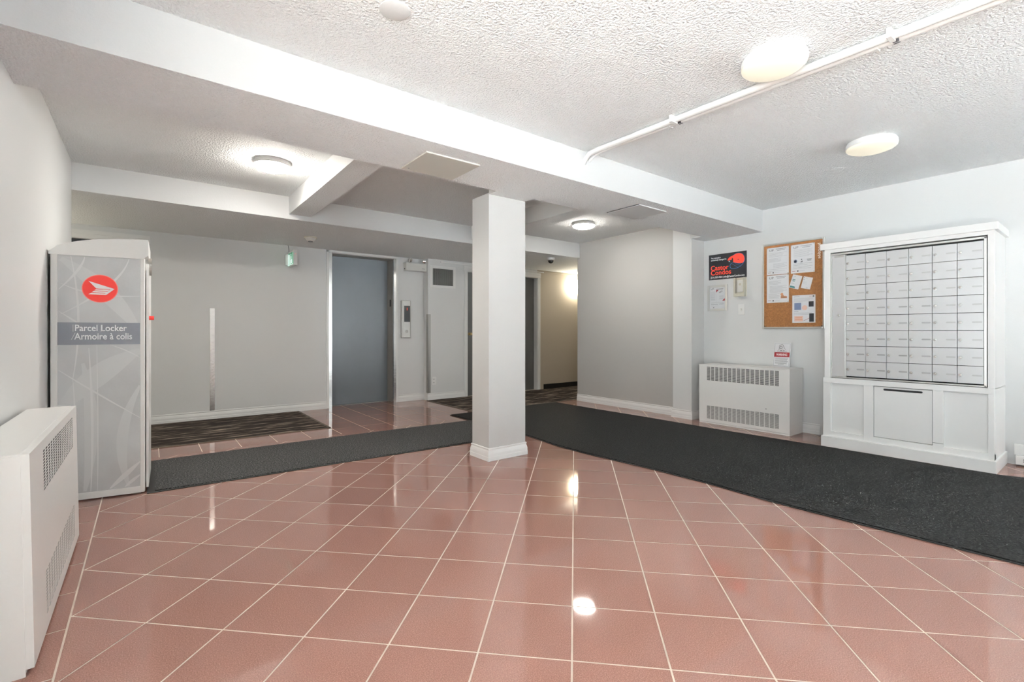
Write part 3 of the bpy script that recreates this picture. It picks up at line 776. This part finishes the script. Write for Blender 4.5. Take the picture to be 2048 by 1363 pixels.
# ---- small baseboard heater at the right edge
bh = thing('baseboard_heater', 'low white perforated baseboard heater right of the mailbox cabinet', 'heater', (5.705, 0.588, 0), RX)
obj('cover', MB().bbox(0, 1.6, 0.012, 0.085, -0.06, 0, .004), M['enamel'], bh)
obj('top_cover', MB().bbox(-0.012, 1.6, 0.085, 0.175, -0.064, -0.03, .006), M['enamel'], bh)
hm = MB()
for i in range(16):
    for j in range(2): hm.box(0.045+i*0.013, 0.0525+i*0.013, 0.038+j*0.016, 0.045+j*0.016, 0.0, 0.0006)
tag(obj('vent_holes', hm, M['gap'], bh), kind='stuff')

# ---- cork board and its sheets
WX = XR
cbk = thing('notice_board', 'cork notice board in a silver frame left of the mailbox cabinet', 'notice board', (WX, 2.655, 1.146), RX)
Wc, Hc = 0.655, 0.985
obj('cork', MB().box(0.02, Wc-.02, 0.02, Hc-.02, 0.001, 0.012), M['cork'], cbk)
fr = M['alu_edge']
for a in ((0, 0.022, 0, Hc), (Wc-.022, Wc, 0, Hc), (0.022, Wc-.022, 0, 0.022), (0.022, Wc-.022, Hc-.022, Hc)):
    obj('frame_rail', MB().bbox(a[0], a[1], a[2], a[3], 0.0, 0.022, .005), fr, cbk)
text('board_lettering', 'prototype', 0.042, M['whiteprint'], cbk, 0.592, 0.925, 0.0124, width=0.165, rot=-PI/2)
for px_, py_ in ((0.03, 0.03), (Wc-.03, 0.03)):
    obj('corner_screw', MB().cyl((px_, py_, .012), 0.006, 0.003, 'z', n=12), M['gap'], cbk)
def sheet(name, label, x, y, wd, ht, z, marks, tilt=0.0, group=None, m=None, curl=0.0):
    """paper whose lower left corner is at Y=x, Z=y on the right wall"""
    r = thing(name, label, 'notice', (WX-z, x, y), RX, group)
    if tilt: r.rotation_euler = (Euler(RX).to_matrix() @ Matrix.Rotation(tilt, 3, 'Z')).to_euler()
    mb = MB(); N = 6
    for k in (0, 1):
        zz = 0.0008*(1-k)
        mb.add([(wd*i/N, ht*j, zz+curl*(i/N)**2*(1 if j else .4)) for j in (0, 1) for i in range(N+1)], [((i, i+1, N+2+i, N+1+i) if k == 0 else (N+1+i, N+2+i, i+1, i)) for i in range(N)])
    obj('sheet', mb, m or M['paper'], r)
    by = {}
    for (mn, kind, a, b, c, d) in marks: by.setdefault(mn, []).append((kind, a, b, c, d))
    for q, (mn, items) in enumerate(by.items()):
        mb = MB()
        for kind, a, b, c, d in items:
            x0, x1, y0, y1 = a*wd, c*wd, (1-d)*ht, (1-b)*ht
            zz = 0.0014+0.0002*q
            if kind == 'r': mb.add([(x0,y0,zz),(x1,y0,zz),(x1,y1,zz),(x0,y1,zz)], [(0,1,2,3)])
            elif kind == 't': mb.add([(x0,y0,zz),(x1,y0,zz),(x1,y1,zz)], [(0,1,2)])
            elif kind == 'u': mb.add([(x0,y0,zz),(x1,y1,zz),(x0,y1,zz)], [(0,1,2)])
            elif kind == 'o':
                cx, cy, rx, ry = (x0+x1)/2, (y0+y1)/2, (x1-x0)/2, (y1-y0)/2
                mb.add([(cx+rx*math.cos(2*PI*i/20), cy+ry*math.sin(2*PI*i/20), zz) for i in range(20)], [tuple(range(20))])
            elif kind == 'l':
                L_ = math.hypot(x1-x0, y1-y0); yA, yB = (1-b)*ht, (1-d)*ht
                nx, ny = -(yB-yA), (x1-x0); k = 0.0016/math.hypot(nx, ny); nx *= k; ny *= k
                mb.add([(x0+nx,yA+ny,zz),(x0-nx,yA-ny,zz),(x1-nx,yB-ny,zz),(x1+nx,yB+ny,zz)], [(0,1,2,3)])
        small(obj('print', mb, M[mn], r))
    return r
def lines(y0, y1, n, x0=.09, x1=.92, m='ink', h=.010):
    rr = random.Random(int(y0*1000)+n)
    return [(m, 'r', x0, y0+(y1-y0)*i/max(1, n-1), x0+(x1-x0)*(0.75+0.25*rr.random() if i % 3 else 1), y0+(y1-y0)*i/max(1, n-1)+h) for i in range(n)]
def head(): return [('inkm', 'r', .42, .055, .88, .075), ('inkm', 'r', .48, .105, .82, .125)]
def foot(): return [('redink', 'r', .06, .918, .20, .930), ('inkd', 'o', .265, .900, .335, .952), ('ink', 'r', .38, .92, .60, .93)]
def up(r, wd, ht):
    text('logo_print', 'UP', ht*0.115, M['inkd'], r, wd*0.11, ht*0.862, 0.0018, width=wd*0.20)
zb = 0.0135
w1, hh1 = 0.240, 0.312
s1 = sheet('notice_sheet', 'white notice sheet pinned top left on the cork board', 2.602, 1.772, w1, hh1, zb, head()+lines(.20, .33, 4)+lines(.40, .52, 5, .09, .66)+lines(.60, .74, 5, .30, .92)+lines(.80, .86, 2)+foot()); up(s1, w1, hh1)
s2 = sheet('notice_sheet', 'white notice sheet with three small icons at the top right of the cork board', 2.340, 1.765, 0.241, 0.318, zb,
           head()+lines(.18, .42, 8, .12, .92)+[('blueink', 'o', .13, .52, .27, .64), ('blueink', 'r', .14, .56, .25, .63), ('inkd', 'o', .43, .51, .49, .555), ('inkd', 't', .40, .57, .50, .63), ('inkm', 'r', .68, .53, .88, .56), ('inkm', 'r', .70, .57, .86, .60)]+lines(.67, .72, 2, .10, .90, 'inkm', .008)+lines(.77, .84, 3)+foot()); up(s2, 0.241, 0.318)
s3 = sheet('notice_sheet', 'white notice sheet with a tan puppy picture on the cork board', 2.602, 1.447, w1, 0.318, zb,
           head()+lines(.21, .33, 5, .08, .66)+lines(.39, .62, 9, .13, .92)+lines(.67, .83, 6, .08, .60)+[('tanink', 'o', .63, .66, .76, .75), ('tanink', 'o', .64, .73, .80, .85), ('tanink', 'o', .74, .77, .93, .85), ('tanink', 'r', .64, .82, .92, .85)]+foot()); up(s3, w1, 0.318)
s4 = sheet('notice_card', 'small tilted card with a teal band on the cork board', 2.360, 1.612, 0.102, 0.152, zb+.002,
           [('inkm', 'r', .2, .10, .8, .13), ('inkd', 'r', .55, .08, .85, .12), ('teal', 'r', .12, .34, .42, .40), ('teal', 'r', .14, .44, .38, .49), ('ink', 'r', .1, .62, .4, .65), ('ink', 'r', .6, .62, .92, .65), ('teal', 'r', .06, .84, .94, .97)], tilt=-0.30, curl=0.006)
s5 = sheet('notice_card', 'small tilted white card right of the teal banded card', 2.238, 1.598, 0.096, 0.130, zb+.002,
           [('inkd', 'r', .07, .08, .15, .14), ('ink', 'r', .25, .10, .92, .13), ('inkm', 'r', .08, .24, .16, .30)]+lines(.42, .62, 4, .08, .9)+[('inkm', 'r', .55, .9, .9, .93)], tilt=-0.25, curl=0.004)
s6 = sheet('notice_sheet', 'white picture sheet pinned at the lower right of the cork board', 2.325, 1.212, 0.233, 0.306, zb,
           [('inkm', 'r', .07, .05, .32, .065), ('redink', 'r', .74, .05, .85, .06), ('inkd', 'o', .88, .03, .96, .085)]+lines(.11, .22, 5, .07, .93)
           +[('blueink', 'r', .09, .28, .39, .53), ('inkd', 'l', .09, .28, .39, .53), ('inkd', 'l', .39, .53, .09, .28), ('pinkink', 'o', .43, .37, .66, .55), ('redink', 'r', .45, .44, .65, .48), ('redink', 'o', .50, .39, .59, .50),
             ('navy', 'r', .72, .24, .93, .43), ('redink', 'o', .73, .30, .87, .41), ('inkm', 'r', .08, .585, .27, .60)]+lines(.64, .70, 3, .07, .85)
           +[('pinkink', 'r', .09, .76, .47, .95), ('tanink', 'r', .13, .80, .43, .83), ('tanink', 'r', .13, .86, .45, .89), ('navy', 'r', .74, .67, .94, .97), ('redink', 'l', .50, .93, .76, .83), ('redink', 'o', .74, .79, .86, .85)])
pinm = MB(); pinm.cyl((0, 0, 0), 0.005, 0.006, 'z', n=12)
pin_me = pinm.mesh('pin'); pin_me.materials.append(M['chrome'])
for par, pts in ((s1, ((.006, .305), (.233, .306), (.234, .006))), (s2, ((.006, .312), (.234, .312), (.235, .008))), (s3, ((.006, .312), (.234, .312), (.234, .008)))):
    for a, b in pts:
        q = bpy.data.objects.new('pin', pin_me); C.objects.link(q); q.parent = par; q.location = (a, b, 0.001)

# ---- black advertising sign
sg = thing('advertising_sign', 'black sign with orange lettering and a beaver emblem on the right wall', 'sign', (WX, 3.329, 1.776), RX)
WS, HS = 0.486, 0.322
obj('board', MB().box(0, WS, 0, HS, 0.001, 0.008), M['navy'], sg)
text('lettering', 'Castor', 0.086, M['orange'], sg, 0.024, 0.121, 0.0084, bold=0.0013, width=0.236)
text('lettering', 'Condos', 0.086, M['orange'], sg, 0.024, 0.061, 0.0084, bold=0.0013, width=0.268)
text('lettering', 'Your community is', 0.026, M['whiteprint'], sg, 0.029, 0.270, 0.0084, bold=0.0006, width=0.130)
text('lettering', 'exclusively managed in', 0.026, M['whiteprint'], sg, 0.029, 0.243, 0.0084, bold=0.0006, width=0.203)
text('lettering', '(514) 555-7654 | info@CastorCondos.com', 0.031, M['whiteprint'], sg, 0.024, 0.020, 0.0084, bold=0.0007, width=0.438)
def ep(a, b):   # crop position -> sign local
    t = (a-165)/(1620-165); top = 295+(115-295)*t; bot = 1262+(1150-1262)*t
    return (t*WS, HS*(bot-b)/(bot-top))
def blob(pts): return [ep(*p) for p in pts][::-1]
hd = [(905,500),(940,420),(1010,350),(1120,305),(1220,240),(1310,215),(1400,220),(1480,260),(1530,340),(1548,440),(1530,530),(1480,590),(1400,605),(1300,600),(1190,575),(1130,560),(1125,440),(1105,390),(1075,400),(1065,470),(1010,475),(960,490)]
def cc(p): return p if area(p) > 0 else p[::-1]
eb = obj('emblem_head', MB().prism(cc([ep(*p) for p in hd]), 0.008, 0.0088), M['orange'], sg)
obj('emblem_eye', MB().prism(cc([ep(*p) for p in ((1275,455),(1320,440),(1360,455),(1320,475))]), 0.0086, 0.0092), M['navy'], eb)
obj('emblem_tooth', MB().prism(cc([ep(*p) for p in ((945,520),(985,500),(1010,545),(970,550))]), 0.008, 0.0088), M['whiteprint'], eb)
tl = [(1130,580),(1050,610),(1005,680),(1010,760),(1060,810),(1150,815),(1280,785),(1400,720),(1490,620),(1535,530)]
obj('emblem_tail', MB().ribbon([(*ep(*p), 1) for p in tl], 0.0045, 0.0086).ribbon([(*ep(*p), 1) for p in ((1130,580),(1250,595),(1400,625))], 0.004, 0.0086)
    .ribbon([(*ep(*p), 1) for p in ((1090,640),(1200,700),(1290,750))], 0.0025, 0.0086).ribbon([(*ep(*p), 1) for p in ((1200,620),(1300,665),(1380,690))], 0.0025, 0.0086), M['blueline'], sg)
rim = [(1120,300),(1220,232),(1310,203),(1400,208),(1490,248),(1545,335),(1560,440),(1540,535)]
obj('emblem_rim', MB().ribbon([(*ep(*p), 1) for p in rim], 0.0025, 0.0087), M['blueline'], sg)

# ---- framed notice
fn = thing('framed_notice', 'silver snap frame with a printed notice below the black sign', 'framed notice', (WX, 3.346, 1.378), RX)
wf_, hf_ = 0.264, 0.330
for a in ((0, 0.03, 0, hf_), (wf_-.03, wf_, 0, hf_), (0.03, wf_-.03, 0, 0.03), (0.03, wf_-.03, hf_-.03, hf_)):
    obj('frame_rail', MB().bbox(*a, 0.001, 0.014, .004), M['alu_edge'], fn)
pp = obj('sheet', MB().box(0.028, wf_-.028, 0.028, hf_-.028, 0.003, 0.006), M['paper'], fn)
mk = MB(); md = MB(); mr = MB()
def q(mb, a, b, c, d, z=0.0064):
    x0, x1, y0, y1 = .03+a*.204, .03+c*.204, .03+(1-d)*.27, .03+(1-b)*.27
    mb.add([(x0,y0,z),(x1,y0,z),(x1,y1,z),(x0,y1,z)], [(0,1,2,3)])
for i in range(9): q(mk, .06, .20+i*.05, .36, .212+i*.05)
for i in range(4): q(mk, .62, .40+i*.05, .90, .412+i*.05)
q(mk, .08, .72, .9, .735); q(md, .08, .79, .54, .808); q(md, .60, .775, .90, .793); q(mk, .08, .86, .55, .87); q(md, .40, .06, .88, .078); q(md, .42, .10, .86, .115); q(mk, .435, .30, .44, .68)
mr.add([(.03+.42*.204,.03+.88*.27,.0066),(.03+.42*.204,.03+.76*.27,.0066),(.03+.58*.204,.03+.88*.27,.0066)], [(0,1,2)])
mr.add([(.03+.80*.204,.03+.36*.27,.0066),(.03+.98*.204,.03+.36*.27,.0066),(.03+.98*.204,.03+.48*.27,.0066)], [(0,1,2)])
small(obj('print', mk, M['ink'], pp)); small(obj('print', md, M['inkm'], pp)); small(obj('print', mr, M['redink'], pp))
lo = MB(); lo.cyl((.03+.25*.204, .03+.055*.27, .006), 0.0065, 0.0006, 'z', n=16)
lo.ribbon([(.03+x*.204, .03+y*.27, 1) for x, y in ((.09,.965),(.10,.90),(.16,.885),(.17,.965),(.24,.975),(.28,.94),(.18,.925))], .004, .0066)
lo.ribbon([(.03+x*.204, .03+y*.27, 1) for x, y in ((.60,.80),(.64,.74),(.70,.75),(.72,.82),(.80,.84),(.82,.79),(.72,.77))], .004, .0066)
obj('logo_print', lo, M['inkd'], pp)

# ---- thermostat in a guard, wall switch, warning plate
th = thing('thermostat', 'beige wall thermostat in a plastic guard below the black sign', 'thermostat', (WX, 2.985, 1.542), RX)
obj('backplate', MB().bbox(0, 0.142, 0, 0.235, 0, 0.010, .004), M['cream'], th)
obj('body', MB().bbox(0.035, 0.120, 0.055, 0.200, 0.010, 0.034, .006), M['plate'], th)
gd = MB(); gd.bbox(0.004, 0.138, 0.0, 0.040, 0.008, 0.055, .004).bbox(0.004, 0.022, 0.03, 0.232, 0.008, 0.055, .004).bbox(0.120, 0.138, 0.03, 0.232, 0.008, 0.055, .004)
obj('guard', gd, mat('yellowed_guard', (0.52, 0.49, 0.40, 1), 0.25), th)
obj('dial', MB().cyl((0.078, 0.150, 0.034), 0.016, 0.006, 'z', n=20), M['cream'], th)
ws = thing('wall_outlet', 'white single outlet plate below the thermostat', 'outlet', (WX, 2.946, 1.320), RX)
obj('plate', MB().bbox(0, 0.080, 0, 0.130, 0, 0.007, .003), M['white'], ws)
obj('toggle', MB().bbox(0.030, 0.050, 0.045, 0.085, 0.006, 0.011, .002), M['plate'], ws)
obj('slots', MB().box(0.036, 0.039, 0.068, 0.076, 0.0105, 0.0115).box(0.044, 0.047, 0.060, 0.066, 0.0105, 0.0115), M['gap'], ws)
# warning plate leaning on top of the right heater
wp = thing('warning_sign', 'small white warning sign with red band standing on the heater', 'sign', (5.712, 2.517, 0.7148), (Euler(RX).to_matrix() @ Matrix.Rotation(math.radians(-9), 3, 'X')).to_euler())
obj('plate', MB().bbox(0, 0.180, 0, 0.275, -0.004, 0, .001), M['paper'], wp)
rd = obj('red_band', MB().box(0.008, 0.172, 0.112, 0.166, 0.0, 0.0008), M['redink'], wp)
text('lettering', 'WARNING', 0.036, M['whiteprint'], rd, 0.090, 0.126, 0.0010, bold=0.0010, align='CENTER', width=0.118)
bdm = MB()
for a in ((0.008, 0.0095, 0.01, 0.265), (0.1705, 0.172, 0.01, 0.265), (0.008, 0.172, 0.01, 0.0115), (0.008, 0.172, 0.2635, 0.265)): bdm.box(*a, 0, 0.0007)
bdm.ribbon([(x, y, 1) for x, y in ((.040,.176),(.060,.205),(.068,.248),(.088,.258),(.100,.246),(.120,.205),(.140,.176),(.040,.176))], .0028, .0009)
bdm.ribbon([(x, y, 1) for x, y in ((.056,.248),(.056,.200),(.098,.200),(.098,.248),(.056,.248))], .0028, .0009)
bdm.ribbon([(.076+.013*math.cos(a*PI/8), .222+.013*math.sin(a*PI/8), 1) for a in range(17)], .005, .0009)
obj('border_print', bdm, M['inkd'], wp)
text('lettering', 'Safe 24', 0.018, M['inkd'], wp, 0.090, 0.180, 0.0009, align='CENTER', bold=0.0003)
lnm = MB()
for i in range(7): lnm.box(0.022 if i < 6 else .055, 0.160-0.006*(i % 3) if i < 6 else .118, 0.096-i*0.012, 0.1005-i*0.012, 0, 0.0007)
obj('small_print', lnm, M['inkm'], wp)

# ---- items on the lift wall
cpn = thing('lift_call_panel', 'stainless lift call panel with black display right of the lift', 'call panel', (3.222, YB, 1.02), RY)
obj('housing', MB().bbox(0.0, 0.162, 0, 0.60, 0, 0.034, .010), M['steel_m'], cpn)
obj('faceplate', MB().bbox(0.028, 0.150, 0.006, 0.594, 0.030, 0.037, .002), mat('satin_faceplate', (0.58, 0.58, 0.56, 1), 0.35, metal=0.4), cpn)
dp = obj('display', MB().box(0.044, 0.146, 0.255, 0.515, 0.0365, 0.0385), M['black'], cpn)
obj('digit', MB().box(0.090, 0.102, 0.44, 0.485, 0.0386, 0.0389), M['leddim'], dp)
cl = MB(); cl.cyl((0.088, 0.105, 0.037), 0.021, 0.006, 'z', n=24); cl.cyl((0.088, 0.105, 0.043), 0.014, 0.004, 'z', n=24)
obj('call_button', cl, M['chrome'], cpn, smooth=True)
gr = MB()
for i in range(3):
    for j in range(4): gr.box(0.056+j*0.021, 0.068+j*0.021, 0.170+i*0.02, 0.173+i*0.02, 0.037, 0.0375)
obj('engraving', gr, M['steel_m'], cpn)

tag(obj('corner_guard', MB(0.66, YB, 0.11).bbox(0.633, 0.688, YB-0.006, YB, 0.112, 1.412, .0015), M['steel']), 'shiny metal strip fixed upright on the lift wall left of the exit sign', 'wall guard')
tag(obj('corner_guard', MB(3.66, YH, 0.12).box(3.630, 3.6345, YH-0.004, YH+0.06, 0.12, 1.402).box(3.630, 3.678, YH-0.004, YH, 0.12, 1.402), M['steel_m']), 'dull metal corner guard on the wall corner right of the lift', 'wall guard')

ex = thing('exit_sign', 'small lit green running man exit sign projecting from the lift wall', 'exit sign', (1.555, YB, 2.0))
o_ = (1.555, YB, 2.0)
obj('mount', MB(*o_).bbox(1.515, 1.605, YB-0.02, YB, 2.03, 2.185, .003), M['white'], ex)
obj('housing', MB(*o_).bbox(1.555, 1.605, YB-0.30, YB-0.015, 2.01, 2.215, .004), M['white'], ex)
fc = obj('lit_face', MB(*o_).box(1.549, 1.556, YB-0.29, YB-0.02, 2.02, 2.185), M['green'], ex)
mn = MB(*o_); xz = 1.5482
def fq(y0, y1, z0, z1): mn.box(xz, 1.5495, YB-y0, YB-y1, z0, z1)
fq(0.02, 0.035, 2.02, 2.185); fq(0.28, 0.29, 2.02, 2.185); fq(0.02, .29, 2.02, 2.03)
fq(0.175, 0.205, 2.145, 2.17); fq(0.165, 0.215, 2.085, 2.14); fq(0.20, 0.25, 2.04, 2.09); fq(0.145, 0.175, 2.035, 2.09); fq(0.05, 0.12, 2.035, 2.17)
obj('running_man', mn, M['exitwhite'], fc)
obj('indicator', MB(*o_).cyl((1.582, YB-0.302, 2.16), 0.004, 0.004, 'y', n=10), M['led'], ex)
cdm = MB(*o_); cdm.tube([(1.56, YB-.01, 2.18), (1.565, YB-.008, 2.24), (1.556, YB-.008, 2.30), (1.55, YB-.01, ZH)], 0.004, 8)
obj('cable', cdm, M['inkm'], ex)

def lathe_thing(name, label, cat, loc, parts):
    r = thing(name, label, cat, loc)
    for pn_, prof, m in parts: obj(pn_, MB().lathe((0, 0, 0), prof, 36), m, r, smooth=True)
    return r
lathe_thing('smoke_detector', 'beige smoke detector on the hall ceiling between exit sign and lift', 'smoke detector', (1.645, 6.34, ZH),
            [('base', [(0.075, 0), (0.075, -0.012), (0.0, -0.012)], M['cream']), ('cap', [(0.066, -0.012), (0.045, -0.045), (0.028, -0.052), (0, -0.052)], M['plate']), ('sensor', [(0.030, -0.046), (0.030, -0.058), (0, -0.058)], M['black'])])
dc = lathe_thing('dome_camera', 'small white dome security camera on the hall ceiling right of the column', 'camera', (5.18, 5.72, ZH),
            [('base', [(0.062, 0), (0.062, -0.035), (0.052, -0.042), (0, -0.042)], M['white']), ('dome', [(0.045, -0.040), (0.043, -0.058), (0.032, -0.078), (0.014, -0.088), (0, -0.089)], M['black'])])

el_ = thing('emergency_light', 'beige twin head emergency light unit above the call panel', 'emergency light', (3.43, YB, 2.1))
o_ = (3.43, YB, 2.1)
obj('battery_box', MB(*o_).bbox(3.272, 3.632, YB-0.10, YB, 2.098, 2.222, .008), M['plate'], el_)
obj('side_socket', MB(*o_).cyl((3.268, YB-0.05, 2.125), 0.012, 0.006, 'x', n=14), M['black'], el_)
obj('nameplate', MB(*o_).box(3.55, 3.60, YB-0.1008, YB-0.1, 2.135, 2.142), M['inkm'], el_)
for hx, ay in ((3.352, -1), (3.60, 0.6)):
    hd_ = MB(); hd_.lathe((0, 0, 0), [(0.012, -0.045), (0.030, -0.03), (0.038, 0.0), (0.038, 0.012), (0.0, 0.014)], 24)
    ho = obj('lamp_head', hd_, M['plate'], el_, smooth=True)
    ho.location = (hx-o_[0], -0.085, 2.262-o_[2]); ho.rotation_euler = (PI/2+0.25, 0, -0.5*ay)
    obj('bulb', MB().lathe((0, 0, 0), [(0.030, 0.014), (0.018, 0.019), (0.0, 0.021)], 20), M['chrome'], ho, smooth=True)
    obj('bracket', MB(*o_).cyl((hx, YB-0.07, 2.220), 0.010, 0.028, 'z', n=12), M['plate'], el_)

# ---- service wall: return air grille, outlet
vg = thing('air_grille', 'white air grille with upright blades on the wall right of the lift', 'vent', (3.662, YH, 1.842), RY)
gw, gh = 0.487, 0.362
fx, fy = 0.052, 0.045
for a in ((0, fx, 0, gh), (gw-fx, gw, 0, gh), (fx, gw-fx, 0, fy), (fx, gw-fx, gh-fy, gh)):
    obj('frame_rail', MB().bbox(*a, 0, 0.010, .003), M['white'], vg)
obj('backing', MB().box(fx-.002, gw-fx+.002, fy-.002, gh-fy+.002, 0.0005, 0.002), M['gap'], vg)
bl_me = MB().box(-0.0022, 0.0022, fy, gh-fy, 0.002, 0.009).mesh('blade'); bl_me.materials.append(mat('grey_blade', (0.34, 0.34, 0.32, 1), 0.4))
for i in range(20):
    b = bpy.data.objects.new('blade', bl_me); C.objects.link(b); b.parent = vg; b.location = (fx+(gw-2*fx)*(i+.5)/20, 0, 0); b.rotation_euler = (0, 0.0, 0)
ow = thing('wall_outlet', 'white outlet plate near the floor right of the lift', 'outlet', (3.697, YH, 0.247), RY)
obj('plate', MB().bbox(0, 0.080, 0, 0.130, 0, 0.006, .003), M['white'], ow)
obj('slots', MB().box(0.026, 0.030, 0.085, 0.10, 0.0055, 0.0065).box(0.046, 0.050, 0.085, 0.10, 0.0055, 0.0065).box(0.026, 0.030, 0.03, 0.045, 0.0055, 0.0065).box(0.046, 0.050, 0.03, 0.045, 0.0055, 0.0065), M['gap'], ow)

# ---- hall sconce
def wall_sconce(x, label):
    sc = thing('wall_sconce', label, 'wall lamp', (x, YH if x > 3 else YB, 2.04), (PI/2, 0, 0))
    obj('backplate', MB().lathe((0, 0, 0), [(0.10, 0), (0.10, 0.012), (0, 0.012)], 32), M['white'], sc, smooth=True)
    obj('shade', MB().lathe((0, 0, 0), [(0.105, 0.012), (0.135, 0.035), (0.138, 0.055), (0.12, 0.085), (0.08, 0.108), (0.04, 0.118), (0, 0.12)], 36), M['sconce'], sc, smooth=True)
wall_sconce(6.985, 'glowing round glass wall sconce in the hall right of the column')
wall_sconce(-1.45, 'added unseen wall sconce brightening the hall behind the left wall')  # extra lamp, out of view, put in to lift the corridor light
def lamp_light(parent, loc, watts, col, r=0.02):
    l = bpy.data.lights.new('bulb', 'POINT'); l.energy = watts; l.color = col; l.shadow_soft_size = r
    o = bpy.data.objects.new('bulb', l); C.objects.link(o); o.parent = parent; o.location = loc
    return o

# ---- ceiling lamps
def ceiling_lamp(x, y, r, label, m, watts):
    t = thing('ceiling_light', label, 'ceiling light', (x, y, ZC), group='flush dome ceiling lights')
    obj('rim', MB().lathe((0, 0, 0), [(r*0.96, 0), (r*1.0, -0.012), (r*1.02, -0.034), (r*1.0, -0.040), (r*0.9, -0.040)], 48), M['white'], t, smooth=True)
    prof = [(r*0.99, -0.036)]
    for i in range(0, 11):
        a = i/10*PI/2; prof.append((r*math.cos(a), -0.041-0.040*math.sin(a)))
    prof[-1] = (0, prof[-1][1])
    obj('glass_dome', MB().lathe((0, 0, 0), prof, 48), m, t, smooth=True)
    if watts: lamp_light(t, (0, 0, -0.12), watts, (1.0, 0.90, 0.74), 0.0)
    return t
ceiling_lamp(2.61, 1.145, 0.155, 'cream dome ceiling light beside the surface conduit', M['lamp'], LAMP_W)
ceiling_lamp(4.345, 1.20, 0.160, 'cream dome ceiling light between conduit and mailbox wall', M['lamp'], LAMP_W)
ceiling_lamp(0.842, 4.425, 0.140, 'lit dome ceiling light left of the short cross beam', M['lampb'], LAMP_W)
ceiling_lamp(4.553, 4.385, 0.142, 'lit dome ceiling light in the bay behind the column', M['lampd'], LAMP_W)

# ---- ceiling plates, hatches, conduits
tag(obj('ceiling_cover_plate', MB(0.882, 2.01, ZC).lathe((0.882, 2.01, ZC), [(0.0675, 0), (0.0675, -0.004), (0.064, -0.006), (0, -0.006)], 40), M['smooth'], smooth=True), 'round white blank cover plate on the ceiling near the big beam', 'cover plate')
tag(obj('ceiling_cover_plate', MB(4.845, 1.615, ZC).lathe((4.845, 1.615, ZC), [(0.075, 0), (0.075, -0.004), (0.071, -0.006), (0, -0.006)], 40), M['stipple'], smooth=True), 'round textured cover plate on the ceiling near the right wall', 'cover plate')
hm_ = mat('beige_hatch_paint', (0.56, 0.55, 0.50, 1), 0.5)
ht1 = thing('access_hatch', 'beige square access hatch under the big beam left of the column', 'access hatch', (1.66, 3.0, ZB))
obj('panel', MB(1.66, 3.0, ZB).bbox(1.452, 1.872, 2.81, 3.2, ZB-0.010, ZB+.001, .002), hm_, ht1)
obj('latch', MB(1.66, 3.0, ZB).cyl((1.49, 3.16, ZB-0.0115), 0.006, 0.002, 'z', n=10), M['inkm'], ht1)
ht2 = thing('access_hatch', 'white square access hatch under the big beam right of the column', 'access hatch', (3.83, 2.96, ZB))
obj('panel', MB(3.83, 2.96, ZB).bbox(3.615, 4.04, 2.775, 3.16, ZB-0.008, ZB+.001, .002), M['smooth'], ht2)
obj('gap_strip', MB(3.83, 2.96, ZB).box(3.602, 3.616, 2.775, 3.16, ZB-0.003, ZB+.001), M['gap'], ht2)
def conduit(label, x0, x1, r, zo, yend):
    t = thing('surface_conduit', label, 'conduit', (x0, 1.5, ZC))
    o = (x0, 1.5, ZC)
    pts = [(x0+(x1-x0)*(2.66-yv)/2.36, yv, ZC-zo) for yv in (-4.9, 0.3, 1.2, 2.0, yend-0.14)]+[(x0-.004, yend-0.05, ZC-zo-.012), (x0-.006, yend, ZC-zo-.05), (x0-.006, yend+.01, ZC-zo-.075)]
    obj('pipe', MB(*o).tube(pts, r, 14), M['white'], t, smooth=True)
    return t, o
ca, oa = conduit('thicker white surface conduit running along the lobby ceiling', 2.770, 2.838, 0.020, 0.024, 2.655)
cbb, ob = conduit('thinner white conduit beside the thicker one on the lobby ceiling', 2.832, 2.909, 0.014, 0.018, 2.668)
for yv in (0.70, 1.86):
    xx = 2.770+(2.838-2.770)*(2.66-yv)/2.36
    obj('clip', MB(*oa).bbox(xx-0.045, xx+0.024, yv-0.011, yv+0.011, ZC-0.048, ZC-.001, .003), M['white'], ca)
    xx = 2.832+(2.909-2.832)*(2.66-yv)/2.36
    obj('clip', MB(*ob).bbox(xx-0.014, xx+0.03, yv+0.07, yv+0.085, ZC-0.034, ZC-.001, .003), M['white'], cbb)
    obj('strap', MB(*ob).bbox(xx-0.014, xx+0.015, yv-0.014, yv+0.012, ZC-0.0315, ZC-.001, .002), M['inkd'], cbb)
